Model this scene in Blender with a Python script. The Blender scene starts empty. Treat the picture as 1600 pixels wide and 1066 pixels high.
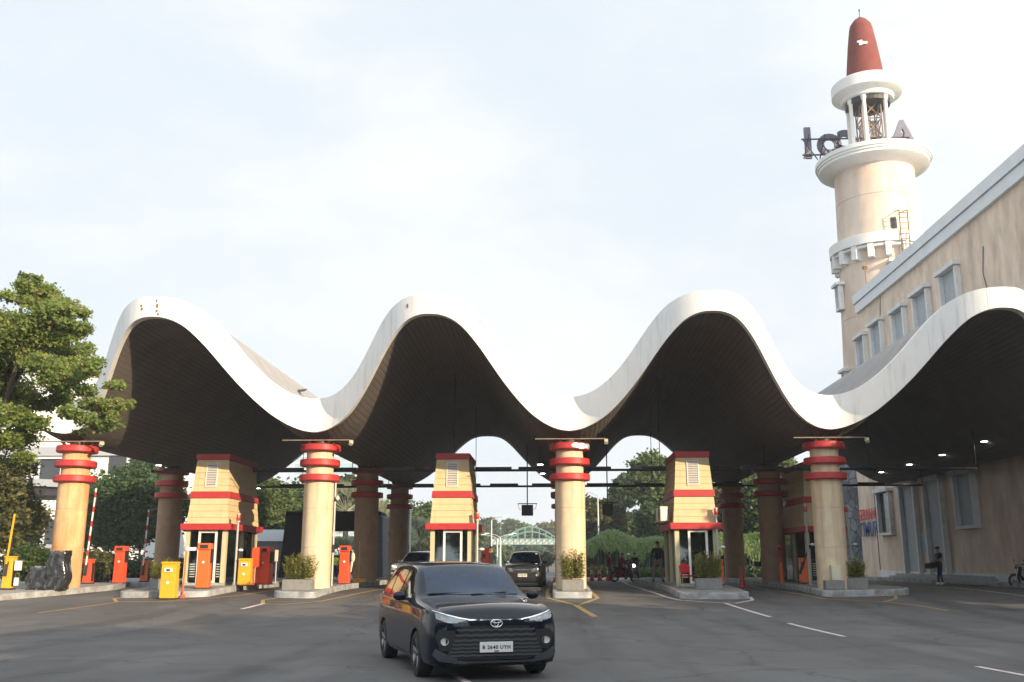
import bpy, bmesh, math, random
import numpy as np
from mathutils import Vector, Matrix
from mathutils.bvhtree import BVHTree
R = math.radians
PI = math.pi
scene = bpy.context.scene
col = scene.collection
# ------------------------------------------------------------------ camera
PITCH, YAW, EYE, FPX = R(12.9), R(2.45), 1.66, 1503.0
cam_data = bpy.data.cameras.new('camera')
cam = bpy.data.objects.new('camera', cam_data)
col.objects.link(cam)
cam.location = (0, 0, EYE)
cam.rotation_euler = (PI / 2 + PITCH, 0, YAW)
cam_data.sensor_width = 36
cam_data.lens = FPX / 1600 * 36
cam_data.clip_start = .1
cam_data.clip_end = 6000
scene.camera = cam
# ------------------------------------------------------------------ sky and sun
SUN_EL, SUN_AZ = R(16), R(45)      # azimuth: to the right of straight behind the camera
sd = Vector((math.sin(SUN_AZ) * math.cos(SUN_EL), -math.cos(SUN_AZ) * math.cos(SUN_EL), math.sin(SUN_EL)))
world = bpy.data.worlds.new('World')
scene.world = world
world.use_nodes = True
wn = world.node_tree
bg = wn.nodes['Background']
sky = wn.nodes.new('ShaderNodeTexSky')
sky.sky_type = 'NISHITA'
sky.sun_disc = False
sky.sun_elevation = SUN_EL
sky.sun_rotation = math.atan2(sd.x, sd.y)
sky.air_density = 1.0
sky.dust_density = 1.5
sky.ozone_density = 1.0
tcw = wn.nodes.new('ShaderNodeTexCoord')
mapw = wn.nodes.new('ShaderNodeMapping')
mapw.inputs['Scale'].default_value = (1, 1, 2.2)
nzw = wn.nodes.new('ShaderNodeTexNoise')
nzw.inputs['Scale'].default_value = 3.2
nzw.inputs['Detail'].default_value = 7
nzw.inputs['Roughness'].default_value = .55
rmp = wn.nodes.new('ShaderNodeMapRange')
rmp.inputs['From Min'].default_value = .42
rmp.inputs['From Max'].default_value = .68
rmp.inputs['To Min'].default_value = .92
rmp.inputs['To Max'].default_value = 1.0
mixw = wn.nodes.new('ShaderNodeMix')
mixw.data_type = 'RGBA'
# thin bright haze, brighter around the sun behind the camera
dotn = wn.nodes.new('ShaderNodeVectorMath'); dotn.operation = 'DOT_PRODUCT'; dotn.inputs[1].default_value = sd
gl = wn.nodes.new('ShaderNodeMapRange'); gl.inputs['From Min'].default_value = -.3; gl.inputs['From Max'].default_value = 1; gl.inputs['To Min'].default_value = 1; gl.inputs['To Max'].default_value = 2.0
haze = wn.nodes.new('ShaderNodeVectorMath'); haze.operation = 'SCALE'

cl = wn.nodes.new('ShaderNodeTexNoise'); cl.inputs['Scale'].default_value = 1.6; cl.inputs['Detail'].default_value = 8; cl.inputs['Roughness'].default_value = .6
clr = wn.nodes.new('ShaderNodeMapRange'); clr.inputs['From Min'].default_value = .46; clr.inputs['From Max'].default_value = .66; clr.interpolation_type = 'SMOOTHSTEP'
clm = wn.nodes.new('ShaderNodeMix'); clm.data_type = 'RGBA'; clm.inputs['A'].default_value = (5.35, 5.85, 6.3, 1); clm.inputs['B'].default_value = (6.1, 6.3, 6.5, 1)
wn.links.new(mapw.outputs['Vector'], cl.inputs['Vector']); wn.links.new(cl.outputs['Fac'], clr.inputs['Value']); wn.links.new(clr.outputs['Result'], clm.inputs['Factor'])
wn.links.new(clm.outputs['Result'], haze.inputs[0])
wn.links.new(tcw.outputs['Generated'], dotn.inputs[0]); wn.links.new(dotn.outputs['Value'], gl.inputs['Value']); wn.links.new(gl.outputs['Result'], haze.inputs['Scale'])
wn.links.new(haze.outputs[0], mixw.inputs['B'])
wn.links.new(tcw.outputs['Generated'], mapw.inputs['Vector'])
wn.links.new(mapw.outputs['Vector'], nzw.inputs['Vector'])
wn.links.new(nzw.outputs['Fac'], rmp.inputs['Value'])
wn.links.new(rmp.outputs['Result'], mixw.inputs['Factor'])
wn.links.new(sky.outputs['Color'], mixw.inputs['A'])
wn.links.new(mixw.outputs['Result'], bg.inputs['Color'])
bg.inputs['Strength'].default_value = .1
sun_data = bpy.data.lights.new('sun', 'SUN')
sun_data.energy = 5.0
sun_data.angle = R(.5)
sun_data.color = (1, .78, .52)
sun = bpy.data.objects.new('sun', sun_data)
col.objects.link(sun)
sun.rotation_euler = sd.to_track_quat('Z', 'Y').to_euler()
vs = scene.view_settings
vs.view_transform = 'Standard'
vs.look = 'None'
vs.exposure = 0.7
vs.gamma = 1
vs.use_curve_mapping = False
scene.cycles.max_bounces = 6
scene.cycles.transparent_max_bounces = 8
scene.cycles.caustics_reflective = False
scene.cycles.caustics_refractive = False
# ------------------------------------------------------------------ survey helpers: where a sight line of the photograph meets the place
fv = Vector((-math.sin(YAW) * math.cos(PITCH), math.cos(YAW) * math.cos(PITCH), math.sin(PITCH)))
rv = Vector((math.cos(YAW), math.sin(YAW), 0))
uv_ = rv.cross(fv)
EYEV = Vector((0, 0, EYE))
def sight(x, y): return fv + rv * ((x - 800) / FPX) + uv_ * ((533 - y) / FPX)
def atY(x, y, Y): d = sight(x, y); return EYEV + d * (Y / d.y)
def atX(x, y, X): d = sight(x, y); return EYEV + d * (X / d.x)
def sm(a, b, t):
    t = min(1, max(0, (t - a) / (b - a)))
    return t * t * (3 - 2 * t)
def gz(Y): return .5 * sm(26, 42, Y) - .5 * sm(62, 95, Y)
def G(x, y, dz=0):
    d = sight(x, y)
    z = 0
    Y = 20
    for k in range(60):
        t = (z + dz - EYE) / d.z
        Yn = max(1, min(400, t * d.y))
        Y = .5 * Y + .5 * Yn
        z = gz(Y)
    p = EYEV + d * (Y / d.y)
    return Vector((p.x, p.y, gz(p.y)))
# ------------------------------------------------------------------ objects
def tag(o, label=None, cat=None, group=None, kind=None):
    if label: o['label'] = label
    if cat: o['category'] = cat
    if group: o['group'] = group
    if kind: o['kind'] = kind
    return o
def empty(name, loc, rz=0, label=None, cat=None, group=None):
    o = bpy.data.objects.new(name, None)
    o.empty_display_size = .3
    col.objects.link(o)
    o.location = loc
    o.rotation_euler = (0, 0, rz)
    return tag(o, label, cat, group)
def link_mesh(name, me, parent=None):
    o = bpy.data.objects.new(name, me)
    col.objects.link(o)
    if parent: o.parent = parent
    return o
def copy_tree(o, parent=None):
    c = o.copy()
    col.objects.link(c)
    c.parent = parent
    for ch in list(o.children): copy_tree(ch, c)
    return c
class MB:
    """collects shapes, builds them as ONE mesh object"""
    def __init__(s): s.v = []; s.f = []; s.m = []; s.cm = 0; s.pieces = []
    def add(s, vs, fs):
        b = len(s.v)
        s.pieces.append((b, len(s.f)))
        s.v += [tuple(p) for p in vs]
        s.f += [[i + b for i in f] for f in fs]
        s.m += [s.cm] * len(fs)
        return s
    def box(s, c, d, rz=0, top=None, rx=0, ry=0, tshift=(0, 0)):
        """c centre, d full size; top=(sx,sy) scale of the top face"""
        t = top or (1, 1)
        M = Matrix.Rotation(rz, 3, 'Z') @ Matrix.Rotation(ry, 3, 'Y') @ Matrix.Rotation(rx, 3, 'X')
        vs = []
        for k in (-1, 1):
            for (i, j) in ((-1, -1), (1, -1), (1, 1), (-1, 1)):
                a = (t if k == 1 else (1, 1))
                vs.append(Vector(c) + M @ Vector((i * d[0] / 2 * a[0] + (tshift[0] if k == 1 else 0), j * d[1] / 2 * a[1] + (tshift[1] if k == 1 else 0), k * d[2] / 2)))
        return s.add(vs, [(3, 2, 1, 0), (4, 5, 6, 7), (0, 1, 5, 4), (1, 2, 6, 5), (2, 3, 7, 6), (3, 0, 4, 7)])
    def cyl(s, a, b, ra, rb=None, n=12, caps=True):
        rb = ra if rb is None else rb
        a = Vector(a); b = Vector(b)
        d = (b - a)
        if d.length < 1e-6: return s
        q = d.to_track_quat('Z', 'Y')
        vs = []
        for p, r in ((a, ra), (b, rb)):
            for i in range(n):
                t = 2 * PI * i / n
                vs.append(p + q @ Vector((r * math.cos(t), r * math.sin(t), 0)))
        fs = [(i, (i + 1) % n, n + (i + 1) % n, n + i) for i in range(n)]
        if caps: fs += [tuple(range(n - 1, -1, -1)), tuple(range(n, 2 * n))]
        return s.add(vs, fs)
    def tube(s, pts, r, n=8, r2=None):
        m = len(pts)
        for i in range(m - 1):
            t0 = i / (m - 1); t1 = (i + 1) / (m - 1)
            e = r if r2 is None else r2
            s.cyl(pts[i], pts[i + 1], r + (e - r) * t0, r + (e - r) * t1, n)
        return s
    def lathe(s, prof, n=32, c=(0, 0, 0), closed=True):
        vs = []
        for (r, z) in prof:
            for i in range(n):
                t = 2 * PI * i / n
                vs.append((c[0] + r * math.cos(t), c[1] + r * math.sin(t), c[2] + z))
        fs = []
        for k in range(len(prof) - 1):
            for i in range(n):
                j = (i + 1) % n
                fs.append((k * n + i, k * n + j, (k + 1) * n + j, (k + 1) * n + i))
        if closed:
            fs.append(tuple(range(n - 1, -1, -1)))
            fs.append(tuple(range((len(prof) - 1) * n, len(prof) * n)))
        return s.add(vs, fs)
    def prism(s, poly, z0, z1, fn=None):
        """poly: ccw xy list; fn(x,y) adds to z"""
        n = len(poly)
        fn = fn or (lambda x, y: 0)
        vs = [(x, y, z0 + fn(x, y)) for x, y in poly] + [(x, y, z1 + fn(x, y)) for x, y in poly]
        return s.add(vs, [tuple(range(n - 1, -1, -1)), tuple(range(n, 2 * n))] + [(i, (i + 1) % n, n + (i + 1) % n, n + i) for i in range(n)])
    def quad(s, a, b, c, d): return s.add([a, b, c, d], [(0, 1, 2, 3)])
    def ball(s, c, r, n=10, m=7):
        r = r if hasattr(r, '__len__') else (r, r, r)
        vs = [(c[0], c[1], c[2] - r[2])]
        for k in range(1, m):
            a = -PI / 2 + PI * k / m
            for i in range(n):
                t = 2 * PI * i / n
                vs.append((c[0] + r[0] * math.cos(a) * math.cos(t), c[1] + r[1] * math.cos(a) * math.sin(t), c[2] + r[2] * math.sin(a)))
        vs.append((c[0], c[1], c[2] + r[2]))
        fs = [(0, 1 + (i + 1) % n, 1 + i) for i in range(n)]
        for k in range(m - 2):
            for i in range(n):
                j = (i + 1) % n
                fs.append((1 + k * n + i, 1 + k * n + j, 1 + (k + 1) * n + j, 1 + (k + 1) * n + i))
        L = len(vs) - 1
        o = 1 + (m - 2) * n
        fs += [(L, o + i, o + (i + 1) % n) for i in range(n)]
        return s.add(vs, fs)
    def build_each(s, name, mats, parent=None, group=1, **kw):
        """every `group` shapes become one object of their own"""
        vb = s.pieces + [(len(s.v), len(s.f))]
        out = []
        for k in range(0, len(s.pieces), group):
            e = vb[min(k + group, len(s.pieces))]
            m = MB(); m.v = s.v[vb[k][0]:e[0]]; m.f = [[i - vb[k][0] for i in f] for f in s.f[vb[k][1]:e[1]]]; m.m = s.m[vb[k][1]:e[1]]
            out.append(m.build(name, mats, parent, **kw))
        return out
    def build(s, name, mats, parent=None, smooth=None, bevel=0, loc=None):
        me = bpy.data.meshes.new(name)
        me.from_pydata(s.v, [], s.f)
        mats = mats if isinstance(mats, (list, tuple)) else [mats]
        for m in mats: me.materials.append(m)
        if len(mats) > 1: me.polygons.foreach_set('material_index', s.m)
        if bevel:
            bm = bmesh.new(); bm.from_mesh(me)
            bmesh.ops.remove_doubles(bm, verts=bm.verts, dist=1e-5)
            es = [e for e in bm.edges if len(e.link_faces) == 2 and e.calc_face_angle(0) > R(40)]
            bmesh.ops.bevel(bm, geom=es, offset=bevel, segments=2, profile=.5, affect='EDGES', clamp_overlap=True)
            bm.to_mesh(me); bm.free()
        if smooth:
            me.polygons.foreach_set('use_smooth', [True] * len(me.polygons))
            me.set_sharp_from_angle(angle=R(smooth))
        me.update()
        o = link_mesh(name, me, parent)
        if loc is not None: o.location = loc
        return o
# ------------------------------------------------------------------ materials
def mat(name, c, rough=.7, metal=0, var=.12, scale=3.0, bump=0, bscale=40, coat=0, emis=None, est=1, c2=None, c2amt=.5, c2scale=1.2, spec=.5, streak=0, stretch=(1, 1, 1), c2lo=.5, c2hi=.7):
    m = bpy.data.materials.new(name)
    m.use_nodes = True
    nt = m.node_tree
    b = nt.nodes['Principled BSDF']
    b.inputs['Roughness'].default_value = rough
    b.inputs['Metallic'].default_value = metal
    b.inputs['Specular IOR Level'].default_value = spec
    b.inputs['Base Color'].default_value = (*c, 1)
    if coat:
        b.inputs['Coat Weight'].default_value = coat
        b.inputs['Coat Roughness'].default_value = .04
    tc = nt.nodes.new('ShaderNodeTexCoord')
    out = None
    if var:
        n = nt.nodes.new('ShaderNodeTexNoise'); n.inputs['Scale'].default_value = scale; n.inputs['Detail'].default_value = 6
        n.inputs['Roughness'].default_value = .62
        mp = nt.nodes.new('ShaderNodeMapping'); mp.inputs['Scale'].default_value = stretch
        nt.links.new(tc.outputs['Object'], mp.inputs['Vector']); nt.links.new(mp.outputs['Vector'], n.inputs['Vector'])
        mx = nt.nodes.new('ShaderNodeMix'); mx.data_type = 'RGBA'
        mx.inputs['A'].default_value = (*[x * (1 - var) for x in c], 1)
        mx.inputs['B'].default_value = (*[min(1, x * (1 + var)) for x in c], 1)
        rr = nt.nodes.new('ShaderNodeMapRange'); rr.inputs['From Min'].default_value = .3; rr.inputs['From Max'].default_value = .7
        nt.links.new(n.outputs['Fac'], rr.inputs['Value']); nt.links.new(rr.outputs['Result'], mx.inputs['Factor'])
        out = mx.outputs['Result']
    if c2:
        n = nt.nodes.new('ShaderNodeTexNoise'); n.inputs['Scale'].default_value = c2scale; n.inputs['Detail'].default_value = 8
        n.inputs['Roughness'].default_value = .65
        mp = nt.nodes.new('ShaderNodeMapping'); mp.inputs['Scale'].default_value = (1, 1, .35) if streak else (1, 1, 1); mp.inputs['Location'].default_value = (3.7, 1.1, 5.3)
        nt.links.new(tc.outputs['Object'], mp.inputs['Vector']); nt.links.new(mp.outputs['Vector'], n.inputs['Vector'])
        rr = nt.nodes.new('ShaderNodeMapRange'); rr.inputs['From Min'].default_value = c2lo; rr.inputs['From Max'].default_value = c2hi; rr.inputs['To Max'].default_value = c2amt
        nt.links.new(n.outputs['Fac'], rr.inputs['Value'])
        mx = nt.nodes.new('ShaderNodeMix'); mx.data_type = 'RGBA'
        if out: nt.links.new(out, mx.inputs['A'])
        else: mx.inputs['A'].default_value = (*c, 1)
        mx.inputs['B'].default_value = (*c2, 1)
        nt.links.new(rr.outputs['Result'], mx.inputs['Factor'])
        out = mx.outputs['Result']
    if out: nt.links.new(out, b.inputs['Base Color'])
    if bump:
        n = nt.nodes.new('ShaderNodeTexNoise'); n.inputs['Scale'].default_value = bscale; n.inputs['Detail'].default_value = 5
        nt.links.new(tc.outputs['Object'], n.inputs['Vector'])
        bp = nt.nodes.new('ShaderNodeBump'); bp.inputs['Strength'].default_value = bump; bp.inputs['Distance'].default_value = .02
        nt.links.new(n.outputs['Fac'], bp.inputs['Height']); nt.links.new(bp.outputs['Normal'], b.inputs['Normal'])
    if emis:
        b.inputs['Emission Color'].default_value = (*emis, 1)
        b.inputs['Emission Strength'].default_value = est
    return m
def leaf_mat(name, c, c2, trans=.35, rough=.55):
    m = bpy.data.materials.new(name); m.use_nodes = True
    nt = m.node_tree; b = nt.nodes['Principled BSDF']
    b.inputs['Roughness'].default_value = rough
    b.inputs['Specular IOR Level'].default_value = .25
    g = nt.nodes.new('ShaderNodeNewGeometry'); tc = nt.nodes.new('ShaderNodeTexCoord')
    n = nt.nodes.new('ShaderNodeTexNoise'); n.inputs['Scale'].default_value = .6; n.inputs['Detail'].default_value = 3
    nt.links.new(tc.outputs['Object'], n.inputs['Vector'])
    ad = nt.nodes.new('ShaderNodeMath'); ad.operation = 'ADD'
    nt.links.new(g.outputs['Random Per Island'], ad.inputs[0]); nt.links.new(n.outputs['Fac'], ad.inputs[1])
    rr = nt.nodes.new('ShaderNodeMapRange'); rr.inputs['From Min'].default_value = .35; rr.inputs['From Max'].default_value = 1.25
    nt.links.new(ad.outputs[0], rr.inputs['Value'])
    mx = nt.nodes.new('ShaderNodeMix'); mx.data_type = 'RGBA'
    mx.inputs['A'].default_value = (*c, 1); mx.inputs['B'].default_value = (*c2, 1)
    nt.links.new(rr.outputs['Result'], mx.inputs['Factor'])
    nt.links.new(mx.outputs['Result'], b.inputs['Base Color'])
    t = nt.nodes.new('ShaderNodeBsdfTranslucent'); nt.links.new(mx.outputs['Result'], t.inputs['Color'])
    ms = nt.nodes.new('ShaderNodeMixShader'); ms.inputs[0].default_value = trans
    nt.links.new(b.outputs[0], ms.inputs[1]); nt.links.new(t.outputs[0], ms.inputs[2])
    nt.links.new(ms.outputs[0], nt.nodes['Material Output'].inputs['Surface'])
    return m
M = {}
M['column'] = mat('column_plaster', (.64, .52, .36), .75, var=.10, scale=2.2, bump=.25, bscale=30, c2=(.54, .34, .18), c2amt=.4, c2scale=.8, streak=1)
M['column_orange'] = mat('column_plaster_stained', (.62, .42, .22), .75, var=.14, scale=2.0, bump=.25, bscale=30, c2=(.50, .20, .06), c2amt=.75, c2scale=.9, streak=1, c2lo=.42, c2hi=.62)
M['column_rear'] = mat('column_plaster_rear', (.40, .27, .17), .8, var=.12, scale=2, bump=.2, bscale=30, c2=(.28, .13, .07), c2amt=.55, c2scale=1.2, streak=1)  # rear plaster darkened in its colour for the shade under the canopy
M['red'] = mat('red_paint', (.43, .03, .03), .5, var=.12, scale=5, c2=(.36, .03, .03), c2amt=.4, c2scale=4)
M['white'] = mat('fascia_white', (.74, .74, .73), .55, var=.03, scale=1.5, c2=(.50, .48, .44), c2amt=.30, c2scale=1.6, streak=1, c2lo=.56, c2hi=.8)
def add_streaks(m, amt=.35, tint=(.42, .40, .36), sc=7, lo=.58, hi=.80, zs=.10):
    nt = m.node_tree; b = nt.nodes['Principled BSDF']; prev = b.inputs['Base Color'].links[0].from_socket
    tc = nt.nodes.new('ShaderNodeTexCoord'); mp = nt.nodes.new('ShaderNodeMapping'); mp.inputs['Scale'].default_value = (1, 1, zs)
    n = nt.nodes.new('ShaderNodeTexNoise'); n.inputs['Scale'].default_value = sc; n.inputs['Detail'].default_value = 6
    nt.links.new(tc.outputs['Object'], mp.inputs['Vector']); nt.links.new(mp.outputs['Vector'], n.inputs['Vector'])
    q = nt.nodes.new('ShaderNodeMapRange'); q.inputs['From Min'].default_value = lo; q.inputs['From Max'].default_value = hi; q.inputs['To Max'].default_value = amt
    nt.links.new(n.outputs['Fac'], q.inputs['Value'])
    mx = nt.nodes.new('ShaderNodeMix'); mx.data_type = 'RGBA'; mx.inputs['B'].default_value = (*tint, 1)
    nt.links.new(prev, mx.inputs['A']); nt.links.new(q.outputs['Result'], mx.inputs['Factor']); nt.links.new(mx.outputs['Result'], b.inputs['Base Color'])
add_streaks(M['white'], .5, (.36, .34, .30), 5, .54, .80)
M['roofgrey'] = mat('roof_grey', (.30, .29, .285), .85, var=.12, scale=1.2, c2=(.19, .185, .18), c2amt=.5, bump=.2)
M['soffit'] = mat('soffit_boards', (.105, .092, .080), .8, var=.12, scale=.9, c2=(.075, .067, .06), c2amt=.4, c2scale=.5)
M['clad'] = mat('booth_cladding', (.62, .49, .29), .7, var=.06, scale=3, c2=(.52, .36, .16), c2amt=.3, c2scale=2.5)
if 1: add_streaks(M['column'], .55, (.36, .22, .12), 4, .50, .75)
add_streaks(M['clad'], .4, (.40, .26, .12), 4, .52, .78)
add_streaks(M['red'], .4, (.30, .05, .04), 6, .52, .78)
add_streaks(M['column_orange'], .6, (.40, .17, .07), 4, .50, .75)
M['dark_line'] = mat('dark_metal', (.035, .032, .035), .55, var=.1)
M['black'] = mat('black_plastic', (.012, .012, .014), .45, var=.1)
M['rubber'] = mat('tyre_rubber', (.018, .018, .018), .85, var=.15, scale=20)
M['frame_white'] = mat('white_frame', (.72, .71, .68), .5, var=.05)
M['pole'] = mat('galvanised_pole', (.42, .44, .42), .5, metal=.3, var=.1, scale=8)
M['orange'] = mat('orange_paint', (.72, .13, .025), .42, var=.08, scale=4, c2=(.45, .08, .02), c2amt=.35, c2scale=6)
M['vermil'] = mat('vermilion_paint', (.78, .08, .025), .42, var=.08, scale=4, c2=(.50, .06, .02), c2amt=.3, c2scale=6)
M['yellow'] = mat('yellow_paint', (.74, .38, .02), .45, var=.06, scale=4, c2=(.45, .22, .02), c2amt=.35, c2scale=5)
M['cream'] = mat('cream_panel', (.62, .57, .44), .6, var=.06)
M['concrete'] = mat('kerb_concrete', (.34, .35, .34), .85, var=.2, scale=3, bump=.5, bscale=18, c2=(.25, .16, .10), c2amt=.5, c2scale=1.1, c2lo=.58, c2hi=.75)
M['kerb'] = mat('kerb_painted', (.33, .35, .36), .8, var=.35, scale=2.5, bump=.5, bscale=18, c2=(.17, .12, .085), c2amt=.75, c2scale=1.5, c2lo=.5, c2hi=.68)
M['paving'] = mat('island_paving', (.27, .27, .26), .9, var=.2, scale=2, bump=.3)
M['planter'] = mat('planter_stone', (.20, .20, .19), .85, var=.15, scale=6, bump=.4, bscale=30)
M['soil'] = mat('soil', (.05, .035, .02), .95, var=.2)
M['wallpink'] = mat('pink_render', (.72, .585, .465), .85, var=.16, scale=1.3, bump=.35, bscale=12, c2=(.36, .25, .20), c2amt=.5, c2scale=.9, streak=1, stretch=(1, 1, .4))
M['towerpink'] = mat('tower_render', (.64, .53, .44), .85, var=.09, scale=1.3, bump=.35, bscale=12, c2=(.55, .36, .25), c2amt=.5, c2scale=.7, streak=1, stretch=(1, 1, .4))
M['bandblue'] = mat('parapet_metal', (.68, .72, .74), .5, var=.05, scale=.6, c2=(.42, .44, .45), c2amt=.25, streak=1)
M['trim'] = mat('window_trim', (.68, .69, .69), .75, var=.10, scale=3, c2=(.38, .36, .33), c2amt=.35, streak=1)
M['recess'] = mat('window_recess', (.38, .42, .45), .7, var=.1)
M['glassdark'] = mat('dark_pane', (.03, .035, .04), .12, var=.05, spec=.7)
M['spire'] = mat('spire_red', (.165, .038, .03), .85, var=.14, scale=2.5, bump=.4, bscale=15, c2=(.22, .05, .04), c2amt=.4)
M['rust'] = mat('rusty_steel', (.20, .10, .05), .75, metal=.2, var=.25, scale=6, c2=(.32, .14, .05), c2amt=.6, c2scale=6)
M['oldsteel'] = mat('weathered_steel', (.26, .21, .17), .75, metal=.1, var=.25, scale=5, c2=(.22, .11, .06), c2amt=.5, c2scale=4)
M['letter'] = mat('letter_back_grey', (.14, .14, .19), .6, metal=.2, var=.1)
M['letter_red'] = mat('letter_red', (.60, .06, .05), .5, var=.06)
M['letter_blue'] = mat('letter_blue', (.03, .07, .26), .5, var=.06)
M['skin'] = mat('skin', (.33, .18, .11), .6, var=.05)
M['hair'] = mat('hair', (.012, .01, .01), .6, var=.1)
M['navy'] = mat('navy_cloth', (.018, .022, .045), .85, var=.12, scale=12)
M['blackcloth'] = mat('black_cloth', (.015, .015, .018), .9, var=.15, scale=12)
M['khaki'] = mat('khaki_cloth', (.20, .16, .12), .9, var=.1, scale=12)
M['greycloth'] = mat('grey_cloth', (.10, .10, .11), .9, var=.1, scale=12)
M['maroon'] = mat('maroon_cloth', (.25, .03, .05), .9, var=.1, scale=12)
M['greencloth'] = mat('green_cloth', (.15, .26, .08), .9, var=.1, scale=12)
M['hivis'] = mat('hi_vis_cloth', (.50, .75, .04), .8, var=.06, scale=12)
M['whiteplastic'] = mat('white_plastic', (.75, .75, .73), .4, var=.04)
M['redfabric'] = mat('red_fabric', (.42, .015, .025), .85, var=.15, scale=15)
M['brass'] = mat('brass_tube', (.45, .28, .10), .35, metal=.7, var=.05)
M['cone'] = mat('cone_orange', (.80, .09, .04), .5, var=.06)
M['chrome'] = mat('chrome', (.75, .76, .78), .12, metal=1, var=0)
M['teal'] = mat('teal_steel', (.14, .27, .25), .6, var=.1)
M['bridgegrey'] = mat('bridge_panels', (.42, .46, .46), .6, var=.1)
M['blackfabric'] = mat('black_net_fabric', (.008, .008, .009), .95, var=.2, scale=5, bump=.3, bscale=15)
M['tentwhite'] = mat('tent_sheet', (.36, .39, .42), .7, var=.06, scale=1.5)
M['tentgrey'] = mat('tent_wall_grey', (.17, .18, .20), .8, var=.08)
M['bwhite'] = mat('building_white', (.66, .66, .66), .8, var=.05, scale=.4, c2=(.50, .50, .50), c2amt=.3, streak=1)
M['bgrey'] = mat('building_grey', (.34, .36, .39), .8, var=.08, scale=.5)
M['bark'] = mat('bark', (.10, .075, .055), .9, var=.25, scale=6, bump=.6, bscale=14)
M['paint_white'] = mat('road_paint_white', (.6, .52, .50), .8, var=.15, scale=5, c2=(.12, .12, .12), c2amt=.75, c2scale=7, c2lo=.5, c2hi=.75)
M['paint_yellow'] = mat('road_paint_yellow', (.42, .27, .09), .8, var=.15, scale=5, c2=(.12, .11, .10), c2amt=.75, c2scale=7, c2lo=.48, c2hi=.75)
M['lampon'] = mat('lamp_lit', (.9, .9, .9), .4, var=0, emis=(.92, .96, 1), est=14)
M['headon'] = mat('headlight_lit', (.9, .9, .9), .3, var=0, emis=(.95, .97, 1), est=9)
M['redlamp'] = mat('beacon_red', (.55, .03, .02), .3, var=.05, coat=.5)
def brushed_asphalt():
    m = mat('asphalt', (.100, .097, .095), .82, var=.14, scale=.35, bump=.35, bscale=60, c2=(.076, .073, .071), c2amt=.6, c2scale=.16, c2lo=.45, c2hi=.62)
    nt = m.node_tree; b = nt.nodes['Principled BSDF']
    prev = b.inputs['Base Color'].links[0].from_socket
    tc = nt.nodes.new('ShaderNodeTexCoord')
    n = nt.nodes.new('ShaderNodeTexNoise'); n.inputs['Scale'].default_value = 90; n.inputs['Detail'].default_value = 3
    nt.links.new(tc.outputs['Object'], n.inputs['Vector'])
    rr = nt.nodes.new('ShaderNodeMapRange'); rr.inputs['From Min'].default_value = .3; rr.inputs['From Max'].default_value = .7; rr.inputs['To Min'].default_value = .7; rr.inputs['To Max'].default_value = 1.3
    nt.links.new(n.outputs['Fac'], rr.inputs['Value'])
    mx = nt.nodes.new('ShaderNodeVectorMath'); mx.operation = 'SCALE'
    nt.links.new(prev, mx.inputs[0]); nt.links.new(rr.outputs['Result'], mx.inputs['Scale'])
    def mulby(prev, val, amt):
        q = nt.nodes.new('ShaderNodeMapRange'); q.inputs['From Min'].default_value = val[1]; q.inputs['From Max'].default_value = val[2]; q.inputs['To Min'].default_value = 1; q.inputs['To Max'].default_value = amt
        nt.links.new(val[0], q.inputs['Value'])
        k = nt.nodes.new('ShaderNodeVectorMath'); k.operation = 'SCALE'; nt.links.new(prev, k.inputs[0]); nt.links.new(q.outputs['Result'], k.inputs['Scale'])
        return k.outputs[0]
    def noise(scale, sx, sy, detail=5, loc=0):
        mp = nt.nodes.new('ShaderNodeMapping'); mp.inputs['Scale'].default_value = (sx, sy, 1); mp.inputs['Location'].default_value = (loc, loc, 0)
        nn = nt.nodes.new('ShaderNodeTexNoise'); nn.inputs['Scale'].default_value = scale; nn.inputs['Detail'].default_value = detail
        nt.links.new(tc.outputs['Object'], mp.inputs['Vector']); nt.links.new(mp.outputs['Vector'], nn.inputs['Vector'])
        return nn.outputs['Fac']
    out = mx.outputs[0]
    out = mulby(out, (noise(.9, 1, .07, 4, 3), .50, .72), .62)     # tyre bands along the lanes
    out = mulby(out, (noise(1.1, .8, .5, 6, 9), .56, .66), .80)    # stains
    out = mulby(out, (noise(3.5, 1, 1, 3, 17), .70, .76), .55)     # oil drips
    out = mulby(out, (noise(.35, 1, .6, 3, 29), .52, .56), 1.16)   # paler repairs
    vo = nt.nodes.new('ShaderNodeTexVoronoi'); vo.feature = 'DISTANCE_TO_EDGE'; vo.inputs['Scale'].default_value = .22
    wp = nt.nodes.new('ShaderNodeTexNoise'); wp.inputs['Scale'].default_value = 1.2; wp.inputs['Detail'].default_value = 4
    nt.links.new(tc.outputs['Object'], wp.inputs['Vector'])
    ad = nt.nodes.new('ShaderNodeVectorMath'); ad.operation = 'ADD'; nt.links.new(tc.outputs['Object'], ad.inputs[0]); nt.links.new(wp.outputs['Color'], ad.inputs[1])
    nt.links.new(ad.outputs[0], vo.inputs['Vector'])
    out = mulby(out, (vo.outputs['Distance'], .010, .002), .62)
    nt.links.new(out, b.inputs['Base Color'])
    return m
add_streaks(M['wallpink'], .5, (.38, .29, .23), .9, .46, .76, .45)
add_streaks(M['towerpink'], .45, (.42, .30, .22), 1.0, .48, .76, .4)
M['asphalt'] = brushed_asphalt()
M['grass'] = mat('verge_grass', (.045, .075, .025), .95, var=.3, scale=.6, c2=(.08, .07, .04), c2amt=.4, c2scale=.3)
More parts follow.
